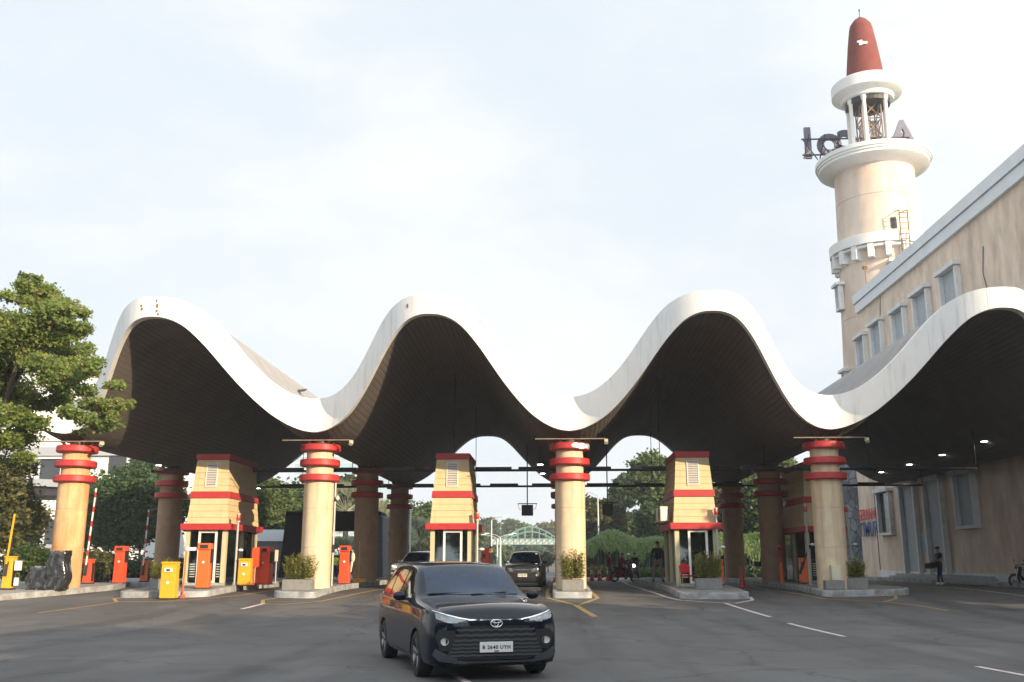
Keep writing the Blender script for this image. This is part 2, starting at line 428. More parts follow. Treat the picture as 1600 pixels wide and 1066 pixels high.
def stone_mat():
    m = mat('rubble_stone', (.14, .15, .165), .85, var=.25, scale=1.3)
    nt = m.node_tree; b = nt.nodes['Principled BSDF']
    prev = b.inputs['Base Color'].links[0].from_socket
    tc = nt.nodes.new('ShaderNodeTexCoord')
    v = nt.nodes.new('ShaderNodeTexVoronoi'); v.feature = 'DISTANCE_TO_EDGE'; v.inputs['Scale'].default_value = 1.5; v.inputs['Randomness'].default_value = .8
    nt.links.new(tc.outputs['Object'], v.inputs['Vector'])
    v2 = nt.nodes.new('ShaderNodeTexVoronoi'); v2.inputs['Scale'].default_value = 1.5; v2.inputs['Randomness'].default_value = .8
    nt.links.new(tc.outputs['Object'], v2.inputs['Vector'])
    sp = nt.nodes.new('ShaderNodeSeparateColor'); nt.links.new(v2.outputs['Color'], sp.inputs[0])
    r2 = nt.nodes.new('ShaderNodeMapRange'); r2.inputs['To Min'].default_value = .65; r2.inputs['To Max'].default_value = 1.5
    nt.links.new(sp.outputs[0], r2.inputs['Value'])
    sc = nt.nodes.new('ShaderNodeVectorMath'); sc.operation = 'SCALE'
    nt.links.new(prev, sc.inputs[0]); nt.links.new(r2.outputs['Result'], sc.inputs['Scale'])
    rr = nt.nodes.new('ShaderNodeMapRange'); rr.inputs['From Max'].default_value = .05
    nt.links.new(v.outputs['Distance'], rr.inputs['Value'])
    mx = nt.nodes.new('ShaderNodeMix'); mx.data_type = 'RGBA'; mx.inputs['A'].default_value = (.03, .03, .035, 1)
    nt.links.new(sc.outputs[0], mx.inputs['B']); nt.links.new(rr.outputs['Result'], mx.inputs['Factor'])
    nt.links.new(mx.outputs['Result'], b.inputs['Base Color'])
    bp = nt.nodes.new('ShaderNodeBump'); bp.inputs['Strength'].default_value = .8; bp.inputs['Distance'].default_value = .08
    nt.links.new(rr.outputs['Result'], bp.inputs['Height']); nt.links.new(bp.outputs['Normal'], b.inputs['Normal'])
    return m
M['stone'] = stone_mat()
def glass_mat(name, tint=(.75, .85, .80), alpha=.35):
    m = bpy.data.materials.new(name); m.use_nodes = True
    nt = m.node_tree
    for n in list(nt.nodes):
        if n.type == 'BSDF_PRINCIPLED': nt.nodes.remove(n)
    gl = nt.nodes.new('ShaderNodeBsdfGlossy'); gl.inputs['Roughness'].default_value = .03
    tr = nt.nodes.new('ShaderNodeBsdfTransparent'); tr.inputs['Color'].default_value = (*tint, 1)
    fr = nt.nodes.new('ShaderNodeFresnel'); fr.inputs['IOR'].default_value = 1.5
    ad = nt.nodes.new('ShaderNodeMath'); ad.operation = 'ADD'; ad.inputs[1].default_value = alpha * .2
    nt.links.new(fr.outputs[0], ad.inputs[0])
    ms = nt.nodes.new('ShaderNodeMixShader')
    nt.links.new(ad.outputs[0], ms.inputs[0]); nt.links.new(tr.outputs[0], ms.inputs[1]); nt.links.new(gl.outputs[0], ms.inputs[2])
    nt.links.new(ms.outputs[0], nt.nodes['Material Output'].inputs['Surface'])
    return m
M['glass'] = glass_mat('booth_glass')
M['officeglass'] = mat('office_glass', (.28, .40, .46), .15, var=.15, scale=.3, spec=.8)
def striped(name, a, b, freq, axis=2, duty=.5):
    m = bpy.data.materials.new(name); m.use_nodes = True
    nt = m.node_tree; bs = nt.nodes['Principled BSDF']; bs.inputs['Roughness'].default_value = .5
    tc = nt.nodes.new('ShaderNodeTexCoord'); sp = nt.nodes.new('ShaderNodeSeparateXYZ')
    nt.links.new(tc.outputs['Object'], sp.inputs[0])
    mu = nt.nodes.new('ShaderNodeMath'); mu.operation = 'MULTIPLY'; mu.inputs[1].default_value = freq
    nt.links.new(sp.outputs[axis], mu.inputs[0])
    fr = nt.nodes.new('ShaderNodeMath'); fr.operation = 'FRACT'; nt.links.new(mu.outputs[0], fr.inputs[0])
    gt = nt.nodes.new('ShaderNodeMath'); gt.operation = 'GREATER_THAN'; gt.inputs[1].default_value = duty; nt.links.new(fr.outputs[0], gt.inputs[0])
    mx = nt.nodes.new('ShaderNodeMix'); mx.data_type = 'RGBA'; mx.inputs['A'].default_value = (*a, 1); mx.inputs['B'].default_value = (*b, 1)
    nt.links.new(gt.outputs[0], mx.inputs['Factor']); nt.links.new(mx.outputs['Result'], bs.inputs['Base Color'])
    return m
M['boomstripe'] = striped('boom_stripes', (.75, .74, .72), (.62, .03, .03), 1.6, 2, .62)
M['conestripe'] = striped('cone_stripes', (.80, .09, .04), (.78, .77, .75), 2.4, 2, .55)
# ------------------------------------------------------------------ ground, roads, pavements
def ground():
    ys = [-120, -60, -20, 0, 10, 20] + [26 + i for i in range(0, 17)] + [45, 50, 56, 62] + [65 + 3 * i for i in range(0, 11)] + [110, 150, 300, 700, 2500]
    xs = [-2500, -600, -200, -80, -40, -20, 0, 20, 40, 80, 200, 600, 2500]
    mb = MB()
    n = len(xs)
    mb.add([(x, y, gz(y) - .012) for y in ys for x in xs], [(j * n + i, j * n + i + 1, (j + 1) * n + i + 1, (j + 1) * n + i) for j in range(len(ys) - 1) for i in range(n - 1)])
    o = mb.build('ground', M['grass'], smooth=60); tag(o, kind='structure')
    mb = MB()
    mb.add([(x, y, gz(y)) for y in ys[:-2] for x in (-60, -30, -10, 5, 20, 40)], [(j * 6 + i, j * 6 + i + 1, (j + 1) * 6 + i + 1, (j + 1) * 6 + i) for j in range(len(ys) - 3) for i in range(5)])
    o = mb.build('road', M['asphalt'], smooth=60); tag(o, kind='structure')
ground()
def rounded(poly, r=.5, n=5):
    out = []
    m = len(poly)
    for i in range(m):
        p0 = Vector(poly[i - 1]); p1 = Vector(poly[i]); p2 = Vector(poly[(i + 1) % m])
        a = (p0 - p1); b = (p2 - p1)
        rr = min(r, a.length / 2.1, b.length / 2.1)
        s = p1 + a.normalized() * rr; e = p1 + b.normalized() * rr
        for k in range(n + 1):
            t = k / n
            q = s * (1 - t) ** 2 + p1 * 2 * t * (1 - t) + e * t * t
            out.append((q.x, q.y))
    return out
def island(name, poly, label, r=.5, h=.22):
    """a raised traffic island: kerb ring and paved top"""
    # split long edges so that the island follows the ground
    out = rounded(poly, r)
    pts = []
    for i in range(len(out)):
        a = Vector(out[i]); b = Vector(out[(i + 1) % len(out)])
        k = max(1, int((b - a).length / 1.5))
        for j in range(k): pts.append(a.lerp(b, j / k))
    c = sum(pts, Vector((0, 0))) / len(pts)
    n = len(pts)
    inner = []
    for i in range(n):
        t = (pts[(i + 1) % n] - pts[i - 1]).normalized()
        nn = Vector((-t.y, t.x))
        inner.append(pts[i] + nn * .16)
    root = empty(name, (c.x, c.y, gz(c.y)))
    tag(root, label, 'traffic island')
    L = lambda p, z: (p.x - c.x, p.y - c.y, z - gz(c.y))
    mb = MB()
    vs = [L(p, gz(p.y) - .05) for p in pts] + [L(p, gz(p.y) + h - .02) for p in pts] + [L(p.lerp(q, .12), gz(p.y) + h) for p, q in zip(pts, inner)] + [L(q, gz(q.y) + h) for q in inner] + [L(q, gz(q.y) + h - .1) for q in inner]
    fs = []
    for k in range(4):
        for i in range(n):
            j = (i + 1) % n
            fs.append((k * n + i, k * n + j, (k + 1) * n + j, (k + 1) * n + i))
    mb.add(vs, fs)
    mb.build('kerb', M['kerb'], root, smooth=40)
    mb = MB()
    # paved top: strips across, following ground in y
    inn = [(q.x, q.y) for q in inner]
    bm = bmesh.new()
    bvs = [bm.verts.new((x, y, 0)) for x, y in inn]
    f = bm.faces.new(bvs)
    y0 = min(p[1] for p in inn); y1 = max(p[1] for p in inn)
    yy = math.ceil(y0)
    while yy < y1:
        bmesh.ops.bisect_plane(bm, geom=bm.verts[:] + bm.edges[:] + bm.faces[:], plane_co=(0, yy, 0), plane_no=(0, 1, 0))
        yy += 1
    for v in bm.verts: v.co = Vector((v.co.x - c.x, v.co.y - c.y, gz(v.co.y) + h - .015 - gz(c.y)))
    bmesh.ops.recalc_face_normals(bm, faces=bm.faces[:])
    for f in bm.faces:
        if f.normal.z < 0: f.normal_flip()
    me = bpy.data.meshes.new('paved_top'); bm.to_mesh(me); bm.free(); me.materials.append(M['paving'])
    link_mesh('paved_top', me, root)
    return root
CX = [.65 + 10.03 * k for k in (-2, -1, 0, 1)]
ISL_H = .22
island('traffic_island', [(CX[2] - .72, 36.2), (CX[2] + .72, 36.2), (CX[2] + .72, 62), (CX[2] - .72, 62)], 'narrow kerbed island under the middle front column with a box planter on its nose', .22)
island('traffic_island', [(-10.45, 36.3), (-8.75, 35.9), (-8.75, 62), (-10.45, 62)], 'kerbed island under the front column left of the black car, between two left booths', .45)
island('traffic_island', [(4.5, 35.9), (7.05, 36.0), (7.05, 58), (4.5, 58)], 'kerbed island under the right booth with the red chair', .5)
island('traffic_island', [(-16.2, 36.0), (-12.9, 36.4), (-12.9, 58), (-16.2, 58)], 'kerbed island under the leftmost booth beside the yellow box', .6)
island('traffic_island', [(9.9, 37.0), (13.1, 37.8), (13.6, 38.6), (13.6, 60), (9.9, 60)], 'kerbed island under the right column and the shaded booth behind it', .5)
island('traffic_island', [(-5.3, 38.2), (-3.2, 38.2), (-3.2, 58), (-5.3, 58)], 'kerbed island under the central booth, mostly behind the black car', .5)
# left pavement round the first column
pl = [G(-60, 943), G(0, 938.8), G(100, 930), G(180, 922.5), G(200, 917)]
pp = [(p.x, p.y) for p in pl] + [(-17.6, 44), (-17.8, 60), (-34, 60), (-34, pl[0].y)]
island('pavement', pp, 'kerbed pavement at far left carrying the stained column and plastic-wrapped machine', .6)
pw = [(21.45, 66), (19.7, 66), (19.9, 60), (20.6, 50), (21.1, 40), (21.2, 20), (21.45, 20)]
island('pavement', [(p[0], p[1]) for p in pw], 'kerbed pavement along the foot of the pink building on the right', .05, h=.2)
# painted markings: thin sheets on the road
def paint(name, pts, w, m, label, closed=False):
    P = [G(*p) for p in pts]
    if closed: P.append(P[0])
    Q = []
    for a, b in zip(P[:-1], P[1:]):
        k = max(1, int((b - a).length / .8))
        for j in range(k): Q.append(a.lerp(b, j / k))
    Q.append(P[-1])
    vs = []; fs = []
    for i, q in enumerate(Q):
        t = (Q[min(i + 1, len(Q) - 1)] - Q[max(0, i - 1)]); t.z = 0; t.normalize()
        nn = Vector((-t.y, t.x, 0)) * w / 2
        for s in (1, -1):
            p = q + nn * s
            vs.append((p.x, p.y, gz(p.y) + .006))
        if i: fs.append((2 * i - 2, 2 * i - 1, 2 * i + 1, 2 * i))
    mb = MB(); mb.add(vs, fs)
    o = mb.build(name, m)
    tag(o, label, 'road marking', kind='structure')
    return o
W_, Y_ = M['paint_white'], M['paint_yellow']
paint('road_marking', [(1133, 943), (1204, 964.5)], .14, W_, 'white dash right of the island with the red chair')
paint('road_marking', [(1232, 974), (1319, 995)], .13, W_, 'white dash in the middle of the right foreground')
paint('road_marking', [(1527, 1042), (1640, 1063)], .12, W_, 'white dash at the lower right edge')
paint('road_marking', [(706, 1053), (745, 1075)], .12, W_, 'white dash under the front of the black car')
paint('road_marking', [(378, 952), (412, 943.5)], .16, W_, 'white dash left of the black car')
paint('road_marking', [(60, 958), (185, 941)], .12, Y_, 'faint worn line in the left foreground')
paint('road_marking', [(973, 909), (982, 914), (1010, 923), (1040, 933), (1062, 938), (1100, 941), (1150, 943), (1176, 938), (1172, 933)], .14, W_, 'curved line round the island with the red chair')
paint('road_marking', [(1062, 939), (1100, 936.5), (1168, 938)], .08, Y_, 'yellow hatch line before the island with the red chair')
paint('road_marking', [(868, 905), (855, 927), (857, 935), (903, 946.5), (934, 935), (922, 924)], .16, Y_, 'yellow outline round the nose of the middle island')
paint('road_marking', [(868, 939.5), (926, 938)], .07, Y_, 'yellow hatch bar before the middle island')
paint('road_marking', [(900, 946), (930, 964)], .2, Y_, 'yellow tail pointing from the middle island')
paint('road_marking', [(600, 921), (540, 932), (500, 940), (440, 945), (410, 944), (411, 938), (432, 935)], .14, Y_, 'yellow outline round the island left of the black car')
paint('road_marking', [(428, 941), (500, 938.5)], .08, Y_, 'yellow hatch bar left of the black car')
paint('road_marking', [(445, 921), (380, 930), (310, 937), (250, 940.5), (182, 940.5), (178, 936), (194, 933)], .14, Y_, 'yellow outline round the leftmost booth island')
paint('road_marking', [(1140, 909), (1200, 922), (1290, 936), (1380, 941), (1400, 936), (1398, 929), (1388, 927)], .12, Y_, 'yellow outline round the right column island')
paint('road_marking', [(1300, 934), (1395, 931)], .08, W_, 'white hatch bar before the right column island')
paint('road_marking', [(1385, 941), (1430, 946), (1480, 954)], .1, Y_, 'thin tail trailing from the right column island')
paint('road_marking', [(1450, 917), (1490, 919), (1550, 925), (1640, 938)], .12, W_, 'white edge line along the pink building')
# ------------------------------------------------------------------ wavy canopy roof
HP = 10.03; PK = -4.365
LO = [(0, 10.26), (.35, 10.25), (.7, 10.17), (1.05, 9.99), (1.4, 9.66), (1.75, 9.25), (2.05, 8.84), (2.5, 8.24), (3.0, 7.67), (3.5, 7.20), (4.0, 6.88), (4.5, 6.68), (5.015, 6.60)]
UP = [(0, 11.0), (.6, 11.0), (1.05, 10.93), (1.5, 10.74), (1.9, 10.38), (2.3, 9.88), (2.7, 9.33), (3.1, 8.85), (3.5, 8.48), (4, 8.15), (4.5, 7.98), (5.015, 7.93)]
def smooth_table(T):
    xs = np.array([-t[0] for t in T[1:]][::-1] + [t[0] for t in T] + [10.03 - t[0] for t in T[:-1]][::-1]); ys = np.array([t[1] for t in T[1:]][::-1] + [t[1] for t in T] + [t[1] for t in T[:-1]][::-1])
    g = np.linspace(-5, 10, 1501)
    v = np.interp(g, xs, ys)
    k = np.hanning(61); k /= k.sum()
    v2 = np.convolve(np.pad(v, 30, 'edge'), k, 'valid')
    return g, v2
TL, TU = smooth_table(LO), smooth_table(UP)
def off(X):
    return abs((X - PK + HP / 2) % HP - HP / 2)
def plo(X): return float(np.interp(off(X), *TL))
def pup(X): return float(np.interp(off(X), *TU))
def yf(X): return 33 + 4.3 * math.sin(PI * off(X) / HP) ** 2
def yr(X): return 64 - 3.2 * math.sin(PI * off(X) / HP) ** 2
def tap(Y): return 1 - .126 * (Y - 33) / 31
def zlo(X, Y): return 6.6 + (plo(X) - 6.6) * tap(Y)
def zup(X, Y): return 7.93 + (pup(X) - 7.93) * tap(Y)
def belly(x, d): return .36 * math.sin(PI * off(x) / HP) ** 6 * sm(.0, 1.1, d)
X0, X1 = -20.9, 21.42
canopy = empty('wavy_canopy', (0, 48, 0), label='long white wave-shaped canopy roof over the toll gate, resting on the ringed columns', cat='canopy roof')
def canopy_parts():
    xs = [X0]
    while xs[-1] < X1:
        x = xs[-1]; s = abs(plo(x + .05) - plo(x - .05)) / .1
        xs.append(min(X1, x + .21 / math.sqrt(1 + s * s)))
    # soffit made of long boards with open grooves between them
    NY = 40
    cols_ = []
    for i in range(len(xs) - 1):
        a, b = xs[i], xs[i + 1]
        w = b - a
        cols_ += [(a, .0), (a + w * .84, .0), (a + w * .85, .035), (a + w * .99, .035)]
    mb = MB()
    n = len(cols_)
    vs = []
    for j in range(NY + 1):
        for (x, dz) in cols_:
            y0 = yf(x) + .02; y1 = yr(x) - .02
            y = y0 + (y1 - y0) * j / NY
            s = abs(plo(x + .05) - plo(x - .05)) / .1
            vs.append((x, y - 48, zlo(x, y) + .05 - belly(x, y - y0) + dz * math.sqrt(1 + s * s)))
    mb.add(vs, [(j * n + i, (j + 1) * n + i, (j + 1) * n + i + 1, j * n + i + 1) for j in range(NY) for i in range(n - 1)])
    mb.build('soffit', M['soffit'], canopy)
    # outer roof skin
    xx = np.linspace(X0, X1, 240); vs = []; n = len(xx)
    for j in range(NY + 1):
        for x in xx:
            y0 = yf(x) + .3; y1 = yr(x) - .3
            y = y0 + (y1 - y0) * j / NY
            z = 8.02 + (float(np.interp(off(x), *TU)) - 7.93) * (1 - .07 * (y - 33) / 31)
            vs.append((x, y - 48, z - .25))
    mb = MB(); mb.add(vs, [(j * n + i, j * n + i + 1, (j + 1) * n + i + 1, (j + 1) * n + i) for j in range(NY) for i in range(n - 1)])
    mb.build('roof_skin', M['roofgrey'], canopy, smooth=60)
    # fascias: a thick band following the wave, front and rear
    xx = np.linspace(X0, X1, 330)
    n = len(xx)
    for nm, yfun, sgn in (('front_fascia', yf, 1), ('rear_fascia', yr, -1)):
        vs = []
        for x in xx:
            y = yfun(x); t = .34
            a = zlo(x, y); b = zup(x, y)
            vs += [(x, y - 48, a), (x, y - 48, b), (x, y + sgn * t - 48, b), (x, y + sgn * t - 48, a)]
        fs = []
        for i in range(n - 1):
            for k in range(4):
                q = (i * 4 + k, i * 4 + (k + 1) % 4, (i + 1) * 4 + (k + 1) % 4, (i + 1) * 4 + k)
                fs.append(q if sgn > 0 else q[::-1])
        fs += [(3, 2, 1, 0), tuple((n - 1) * 4 + k for k in range(4))]
        mb = MB(); mb.add(vs, fs)
        mb.build(nm, M['white'], canopy, smooth=35)
    # panel joints and rusty holes on the front fascia
    mb = MB()
    rnd = random.Random(4)
    for (px, py) in ((221, 478), (222, 483), (245, 470), (246, 478), (245, 486), (247, 491), (750, 503), (637, 478)):
        best = min(np.linspace(X0, X1, 2000), key=lambda x: (atY(px, py, yf(x)).x - x) ** 2)
        p = atY(px, py, yf(best))
        mb.box((p.x, p.y - 48 - .012, p.z), (.05 + .03 * rnd.random(), .02, .06 + .09 * rnd.random()), rz=math.atan2(yf(best + .1) - yf(best - .1), .2))
    mb.build_each('rust_hole', M['rust'], canopy)
    mb = MB()
    for k in range(17):
        x = -19.5 + k * 2.48
        if abs(plo(x + .1) - plo(x - .1)) > .25: x += .6
        a = zlo(x, yf(x)); b = zup(x, yf(x))
        mb.box((x, yf(x) - 48 - .001, (a + b) / 2), (.03, .008, b - a - .02), rz=math.atan2(yf(x + .1) - yf(x - .1), .2))
    mb.build_each('panel_joint', M['trim'], canopy)
canopy_parts()
# ------------------------------------------------------------------ columns
ROWS = [38.5, 48.6, 59.0]
GRP = 'round ringed columns under the canopy'
def column(x, y, m, label, front):
    zb = gz(y) + ISL_H - .02
    root = empty('ringed_column', (x, y, zb), label=label, cat='column', group=GRP)
    H = 6.22 - zb
    r = .59
    prof = [(r * 1.0, -.05)]
    joints = [1.55, 3.05, H - 1.42]
    z = 0
    for j in joints: prof += [(r, j - .012), (r - .014, j - .008), (r - .014, j + .008), (r, j + .012)]
    prof += [(r, H - 1.25), (r * .92, H - 1.2), (r * .92, H)]
    MB().lathe(prof, 40).build('shaft', m, root, smooth=35)
    for k, zz in enumerate((H - 1.32, H - .72, H - .12)):
        rr = .80 if k < 2 else .80
        MB().lathe([(.5, zz - .13), (rr - .03, zz - .13), (rr, zz - .10), (rr, zz + .10), (rr - .03, zz + .13), (.5, zz + .13)], 40).build('ring', M['red'], root, smooth=35)
    # bracing arms up to the soffit
    mb = MB()
    for s in (-1, 1):
        mb.cyl((s * .35, -.3, H), (s * .62, -.55, zlo(x + s * .62, y) - zb + .06), .05, n=6)
        mb.cyl((s * .35, .3, H), (s * .62, .55, zlo(x + s * .62, y) - zb + .06), .05, n=6)
    mb.cyl((0, 0, H), (0, 0, zlo(x, y) - zb + .1), .3, n=16)
    mb.build('strut', M['dark_line'], root)
    if front:
        mb = MB()
        mb.cyl((-1.35, -.83, H + .12), (1.38, -.83, H + .12), .025, n=8)
        mb.cyl((-.3, -.5, H + .02), (-.3, -.83, H + .12), .03, n=6)
        mb.cyl((.3, -.5, H + .02), (.3, -.83, H + .12), .03, n=6)
        f = mb.build('lamp_bar', M['oldsteel'], root)
        mb = MB()
        mb.box((1.42, -.9, H + .03), (.14, .12, .13), rx=.4)
        mb.cyl((1.42, -.95, H), (1.42, -1.0, H - .07), .055, .085, n=10)
        mb.build('spotlight', M['cream'], root)
    return root
clab = [['leftmost front column, stained orange, behind the plastic-wrapped machine', 'front column, lit pale, standing left of the black car', 'middle front column, cap ring partly peeled white, straight behind the box planter on its narrow island', 'right front column beside the pair of beacon poles, hiding part of a shaded booth'],
        ['shaded column behind the leftmost front column, left of the leftmost booth', 'brown shaded column next right of the lit column left of the black car', 'second-row column hidden behind the middle front column', 'second-row column seen left of the shaded booth on the right'],
        ['third-row column on the far left, hidden behind the leftmost booth', 'far dark column left of the central booth, behind the silver car', 'third-row column, only rings showing beside the middle front column', 'third-row column right of the booth with the red chair']]
for r_, y in enumerate(ROWS):
    for k, x in enumerate(CX):
        if r_ == 2 and k == 0: continue
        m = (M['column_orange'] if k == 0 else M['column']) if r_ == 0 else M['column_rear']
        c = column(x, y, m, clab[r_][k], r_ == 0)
        if r_ == 0 and k == 2:
            mb = MB()
            n = 12; vs = []
            for i in range(n + 1):
                t = R(-85 + i * 6.2)
                for zz in (-.11 + .03 * math.sin(i), .09 - .02 * math.cos(i * 1.7)):
                    vs.append((.806 * math.cos(t), .806 * math.sin(t), 6.22 - c.location.z - .12 + zz * (1 if 0 < i < n else .3)))
            mb.add(vs, [(2 * i, 2 * i + 2, 2 * i + 3, 2 * i + 1) for i in range(n)])
            mb.build('peeled_patch', M['whiteplastic'], c)
# ------------------------------------------------------------------ toll booths
def booth(x, y, length, label, mirror=1):
    zb = gz(y) + ISL_H - .01
    root = empty('toll_booth', (x, y, zb), label=label, cat='toll booth', group='red and cream toll booths')
    L = length; W = 1.72
    def ring(name, z0, z1, w0, w1, l0, l1, m, bevel=.012):
        MB().box((0, L / 2, (z0 + z1) / 2), (w0, l0, z1 - z0), top=(w1 / w0, l1 / l0)).build(name, m, root, bevel=bevel)
    # cabin: corner posts, glass, sill, inside
    MB().box((0, L / 2, .05), (W, L - .1, .1)).build('base', M['concrete'], root)
    mb = MB()
    for sx in (-1, 1):
        for yy in (.12, L * .5, L - .12): mb.box((sx * (W / 2 - .09), yy, 1.17), (.18, .2 if yy != L * .5 else .3, 2.16))
    mb.box((0, L - .1, 1.17), (W - .36, .1, 2.16))
    mb.build_each('corner_post', M['clad_pale'], root)
    mb = MB()
    mb.box((-.28, .06, 1.17), (.09, .08, 2.14)); mb.box((.42, .06, 1.17), (.09, .08, 2.14)); mb.box((.07, .06, 2.17), (.6, .075, .09)); mb.box((.07, .06, .15), (.6, .075, .08))
    mb.build('door_frame', M['frame_white'], root)
    mb = MB()
    for a, b in ((-.68, -.325), (-.235, .375), (.465, .68)):
        mb.box(((a + b) / 2, .07, 1.17), (b - a, .012, 2.0))
    for sx in (-1, 1):
        for (a, b) in ((.22, L * .5 - .15), (L * .5 + .15, L - .22)):
            mb.box((sx * (W / 2 - .1), (a + b) / 2, 1.17), (.012, b - a, 2.1))
    mb.build_each('window_pane', M['glass'], root)
    mb = MB()
    for u_, w_ in ((-.5, .22), (.57, .14)):
        for k in range(6): mb.box((u_, .061, .35 + k * .1), (w_, .004, .035))
    mb.build_each('window_frosting', M['frost'], root, group=6)
    mb = MB()
    mb.box((0, L * .62, .55), (1.2, .6, .9)); mb.box((-.1, L * .45, .85), (.5, .5, .12)); mb.box((.1, L * .6, 1.2), (.5, .08, .34)); mb.cyl((-.1, L * .45, .12), (-.1, L * .45, .85), .05)
    mb.box((.3, L * .3, .5), (.35, .4, .8))
    mb.build('desk', M['greycloth'], root)
    # eaves and cladding
    ring('eaves_band', 2.24, 2.50, 2.08, 2.12, L + .35, L + .38, M['red'])
    # lower boards
    def boards(z0, z1, w0, w1, l0, l1, n, name):
        mb = MB()
        for i in range(n):
            a = z0 + (z1 - z0) * i / n; b = z0 + (z1 - z0) * (i + 1) / n
            t0 = i / n; t1 = (i + 1) / n
            wa = w0 + (w1 - w0) * t0; wb = w0 + (w1 - w0) * t1; la = l0 + (l1 - l0) * t0; lb = l0 + (l1 - l0) * t1
            mb.box((0, L / 2, (a + b) / 2 - .008), (wa, la, b - a - .016), top=(wb / wa, lb / la))
            mb.box((0, L / 2, b - .008), (wb - .05, lb - .05, .018))
        mb.build(name, M['clad'], root)
    boards(2.50, 3.56, 1.78, 1.60, L - .1, L - .28, 4, 'lower_cladding')
    ring('middle_band', 3.56, 3.84, 1.70, 1.66, L - .18, L - .2, M['red'])
    boards(3.84, 5.17, 1.56, 1.36, L - .3, L - .5, 5, 'upper_cladding')
    ring('top_band', 5.17, 5.42, 1.42, 1.46, L - .42, L - .38, M['red'])
    # louvred vent on the front
    fr = MB(); lou = MB()
    tilt = math.atan2(.1, 1.33)
    def P(u, z): return (u, L / 2 - (L - .3) / 2 + (z - 3.84) / 1.33 * .1, z)
    zc = 4.53
    for u in (-.23, .23): fr.box(P(u, zc)[:1] + (P(u, zc)[1] - .015, zc), (.035, .05, 1.02), rx=-tilt)
    for z in (zc - .5, zc + .5): fr.box((0, P(0, z)[1] - .015, z), (.49, .05, .04))
    v = fr.build('vent_frame', M['frame_white'], root)
    for k in range(13):
        z = zc - .44 + k * .0735
        lou.box((0, P(0, z)[1] - .012, z), (.43, .05, .036), rx=.5)
    lou.build('louvre', M['frame_white'], v)
    MB().box((0, P(0, zc)[1] + .0, zc), (.44, .02, .98), rx=-tilt).build('vent_back', M['black'], v)
    return root
M['clad_pale'] = mat('booth_post_cream', (.50, .46, .30), .7, var=.06, scale=3)
M['frost'] = mat('frosted_strip', (.45, .50, .46), .6, var=.05)
b1 = booth(-14.45, 40.2, 4.3, 'leftmost cream booth with red bands, lit by the sun, beside the shaded column')
b2 = booth(-4.25, 40.4, 3.6, 'central cream booth with red bands, standing behind the black car')
b3 = booth(5.75, 40.0, 4.0, 'cream booth with a red chair before its door and cooling units on its side')
b4 = booth(12.2, 44.8, 5.0, 'shaded booth half hidden behind the right front column')
# ------------------------------------------------------------------ pink building on the right
bld = empty('pink_building', (21.5, 50, 0), label='pink rendered building with pale metal parapet along the right side', cat='building')
BX = 21.5
def bl(p): return (p[0] - 21.5, p[1] - 50, p[2])
BY0, BY1, BZ = 29.0, 66.3, 18.6
MB().box(bl((BX + 10, (BY0 + BY1) / 2, BZ / 2)), (20, BY1 - BY0, BZ)).build('wall', M['wallpink'], bld)
MB().box(bl((BX + 4, 67.9, 4.6)), (8, 3.5, 9.2)).build('lower_wall', M['wallpink'], bld)
MB().box(bl((BX + 10 - .06, (BY0 + BY1) / 2, BZ + .32)), (20.3, BY1 - BY0 + .3, .64)).box(bl((BX + 10 - .1, (BY0 + BY1) / 2, BZ + .98)), (20.42, BY1 - BY0 + .42, .62)).build('parapet', M['bandblue'], bld)
MB().box(bl((BX - .04, (BY0 + BY1) / 2, .62)), (.08, BY1 - BY0 - .1, .9)).build('plinth', M['trim'], bld)
def wall_window(cx0, cx1, top, bot, name='window', door=False, dark=False, dep=.30):
    """cx0..cx1 pixel span at the sill; placed where the sight lines meet the wall"""
    a = atX(cx0, top[0], BX); b = atX(cx1, top[1], BX)
    y0, y1 = min(a.y, b.y), max(a.y, b.y)
    zt = (a.z + b.z) / 2
    zb = bot
    yc = (y0 + y1) / 2; w = y1 - y0
    o = MB()
    o.box(bl((BX - dep / 2, y0 + .11, (zt + zb) / 2)), (dep, .2, zt - zb), tshift=(0, -.0))
    o.box(bl((BX - dep / 2, y1 - .11, (zt + zb) / 2)), (dep, .2, zt - zb))
    o.box(bl((BX - dep / 2 - .06, yc, zt + .14)), (dep + .14, w + .25, .24))
    if not door: o.box(bl((BX - dep / 2, yc, zb - .08)), (dep + .02, w + .1, .16))
    f = o.build('window_frame' if not door else 'door_frame', M['trim'], bld, bevel=.012)
    MB().box(bl((BX - .03, yc, (zt + zb) / 2)), (.05, w - .4, zt - zb - .01)).build('pane' if not door else 'door_leaf', M['glassdark'] if dark else M['recess'], f)
    return y0, y1, zt
# upper row, read off the photograph: near to far
for (xa, xb, ya, yb_, zb) in ((1472, 1500, 432, 416, 9.6), (1430, 1454, 464, 452, 9.6), (1397, 1417, 490, 482, 9.6), (1364, 1381, 510, 503, 9.6), (1341, 1355, 531, 526, 9.6)):
    wall_window(xa, xb, (ya, yb_), zb)
wall_window(1374, 1394, (772, 768), atX(1384, 833, BX).z, dark=True)
wall_window(1494, 1525, (745, 738), atX(1510, 822, BX).z)
wall_window(1409, 1433, (763, 757), .9, door=True)
wall_window(1446, 1474, (754, 748), .9, door=True)
# steps before the doors
mb = MB()
s0 = atX(1405, 890, BX).y; s1 = atX(1480, 890, BX).y
for k in range(3): mb.box(bl((BX - .25 - .16 * (2 - k), 55.5, .62 + .13 * k)), (.5 + .32 * (2 - k), 14 - k * .6, .13))
mb.build('steps', M['concrete'], bld)
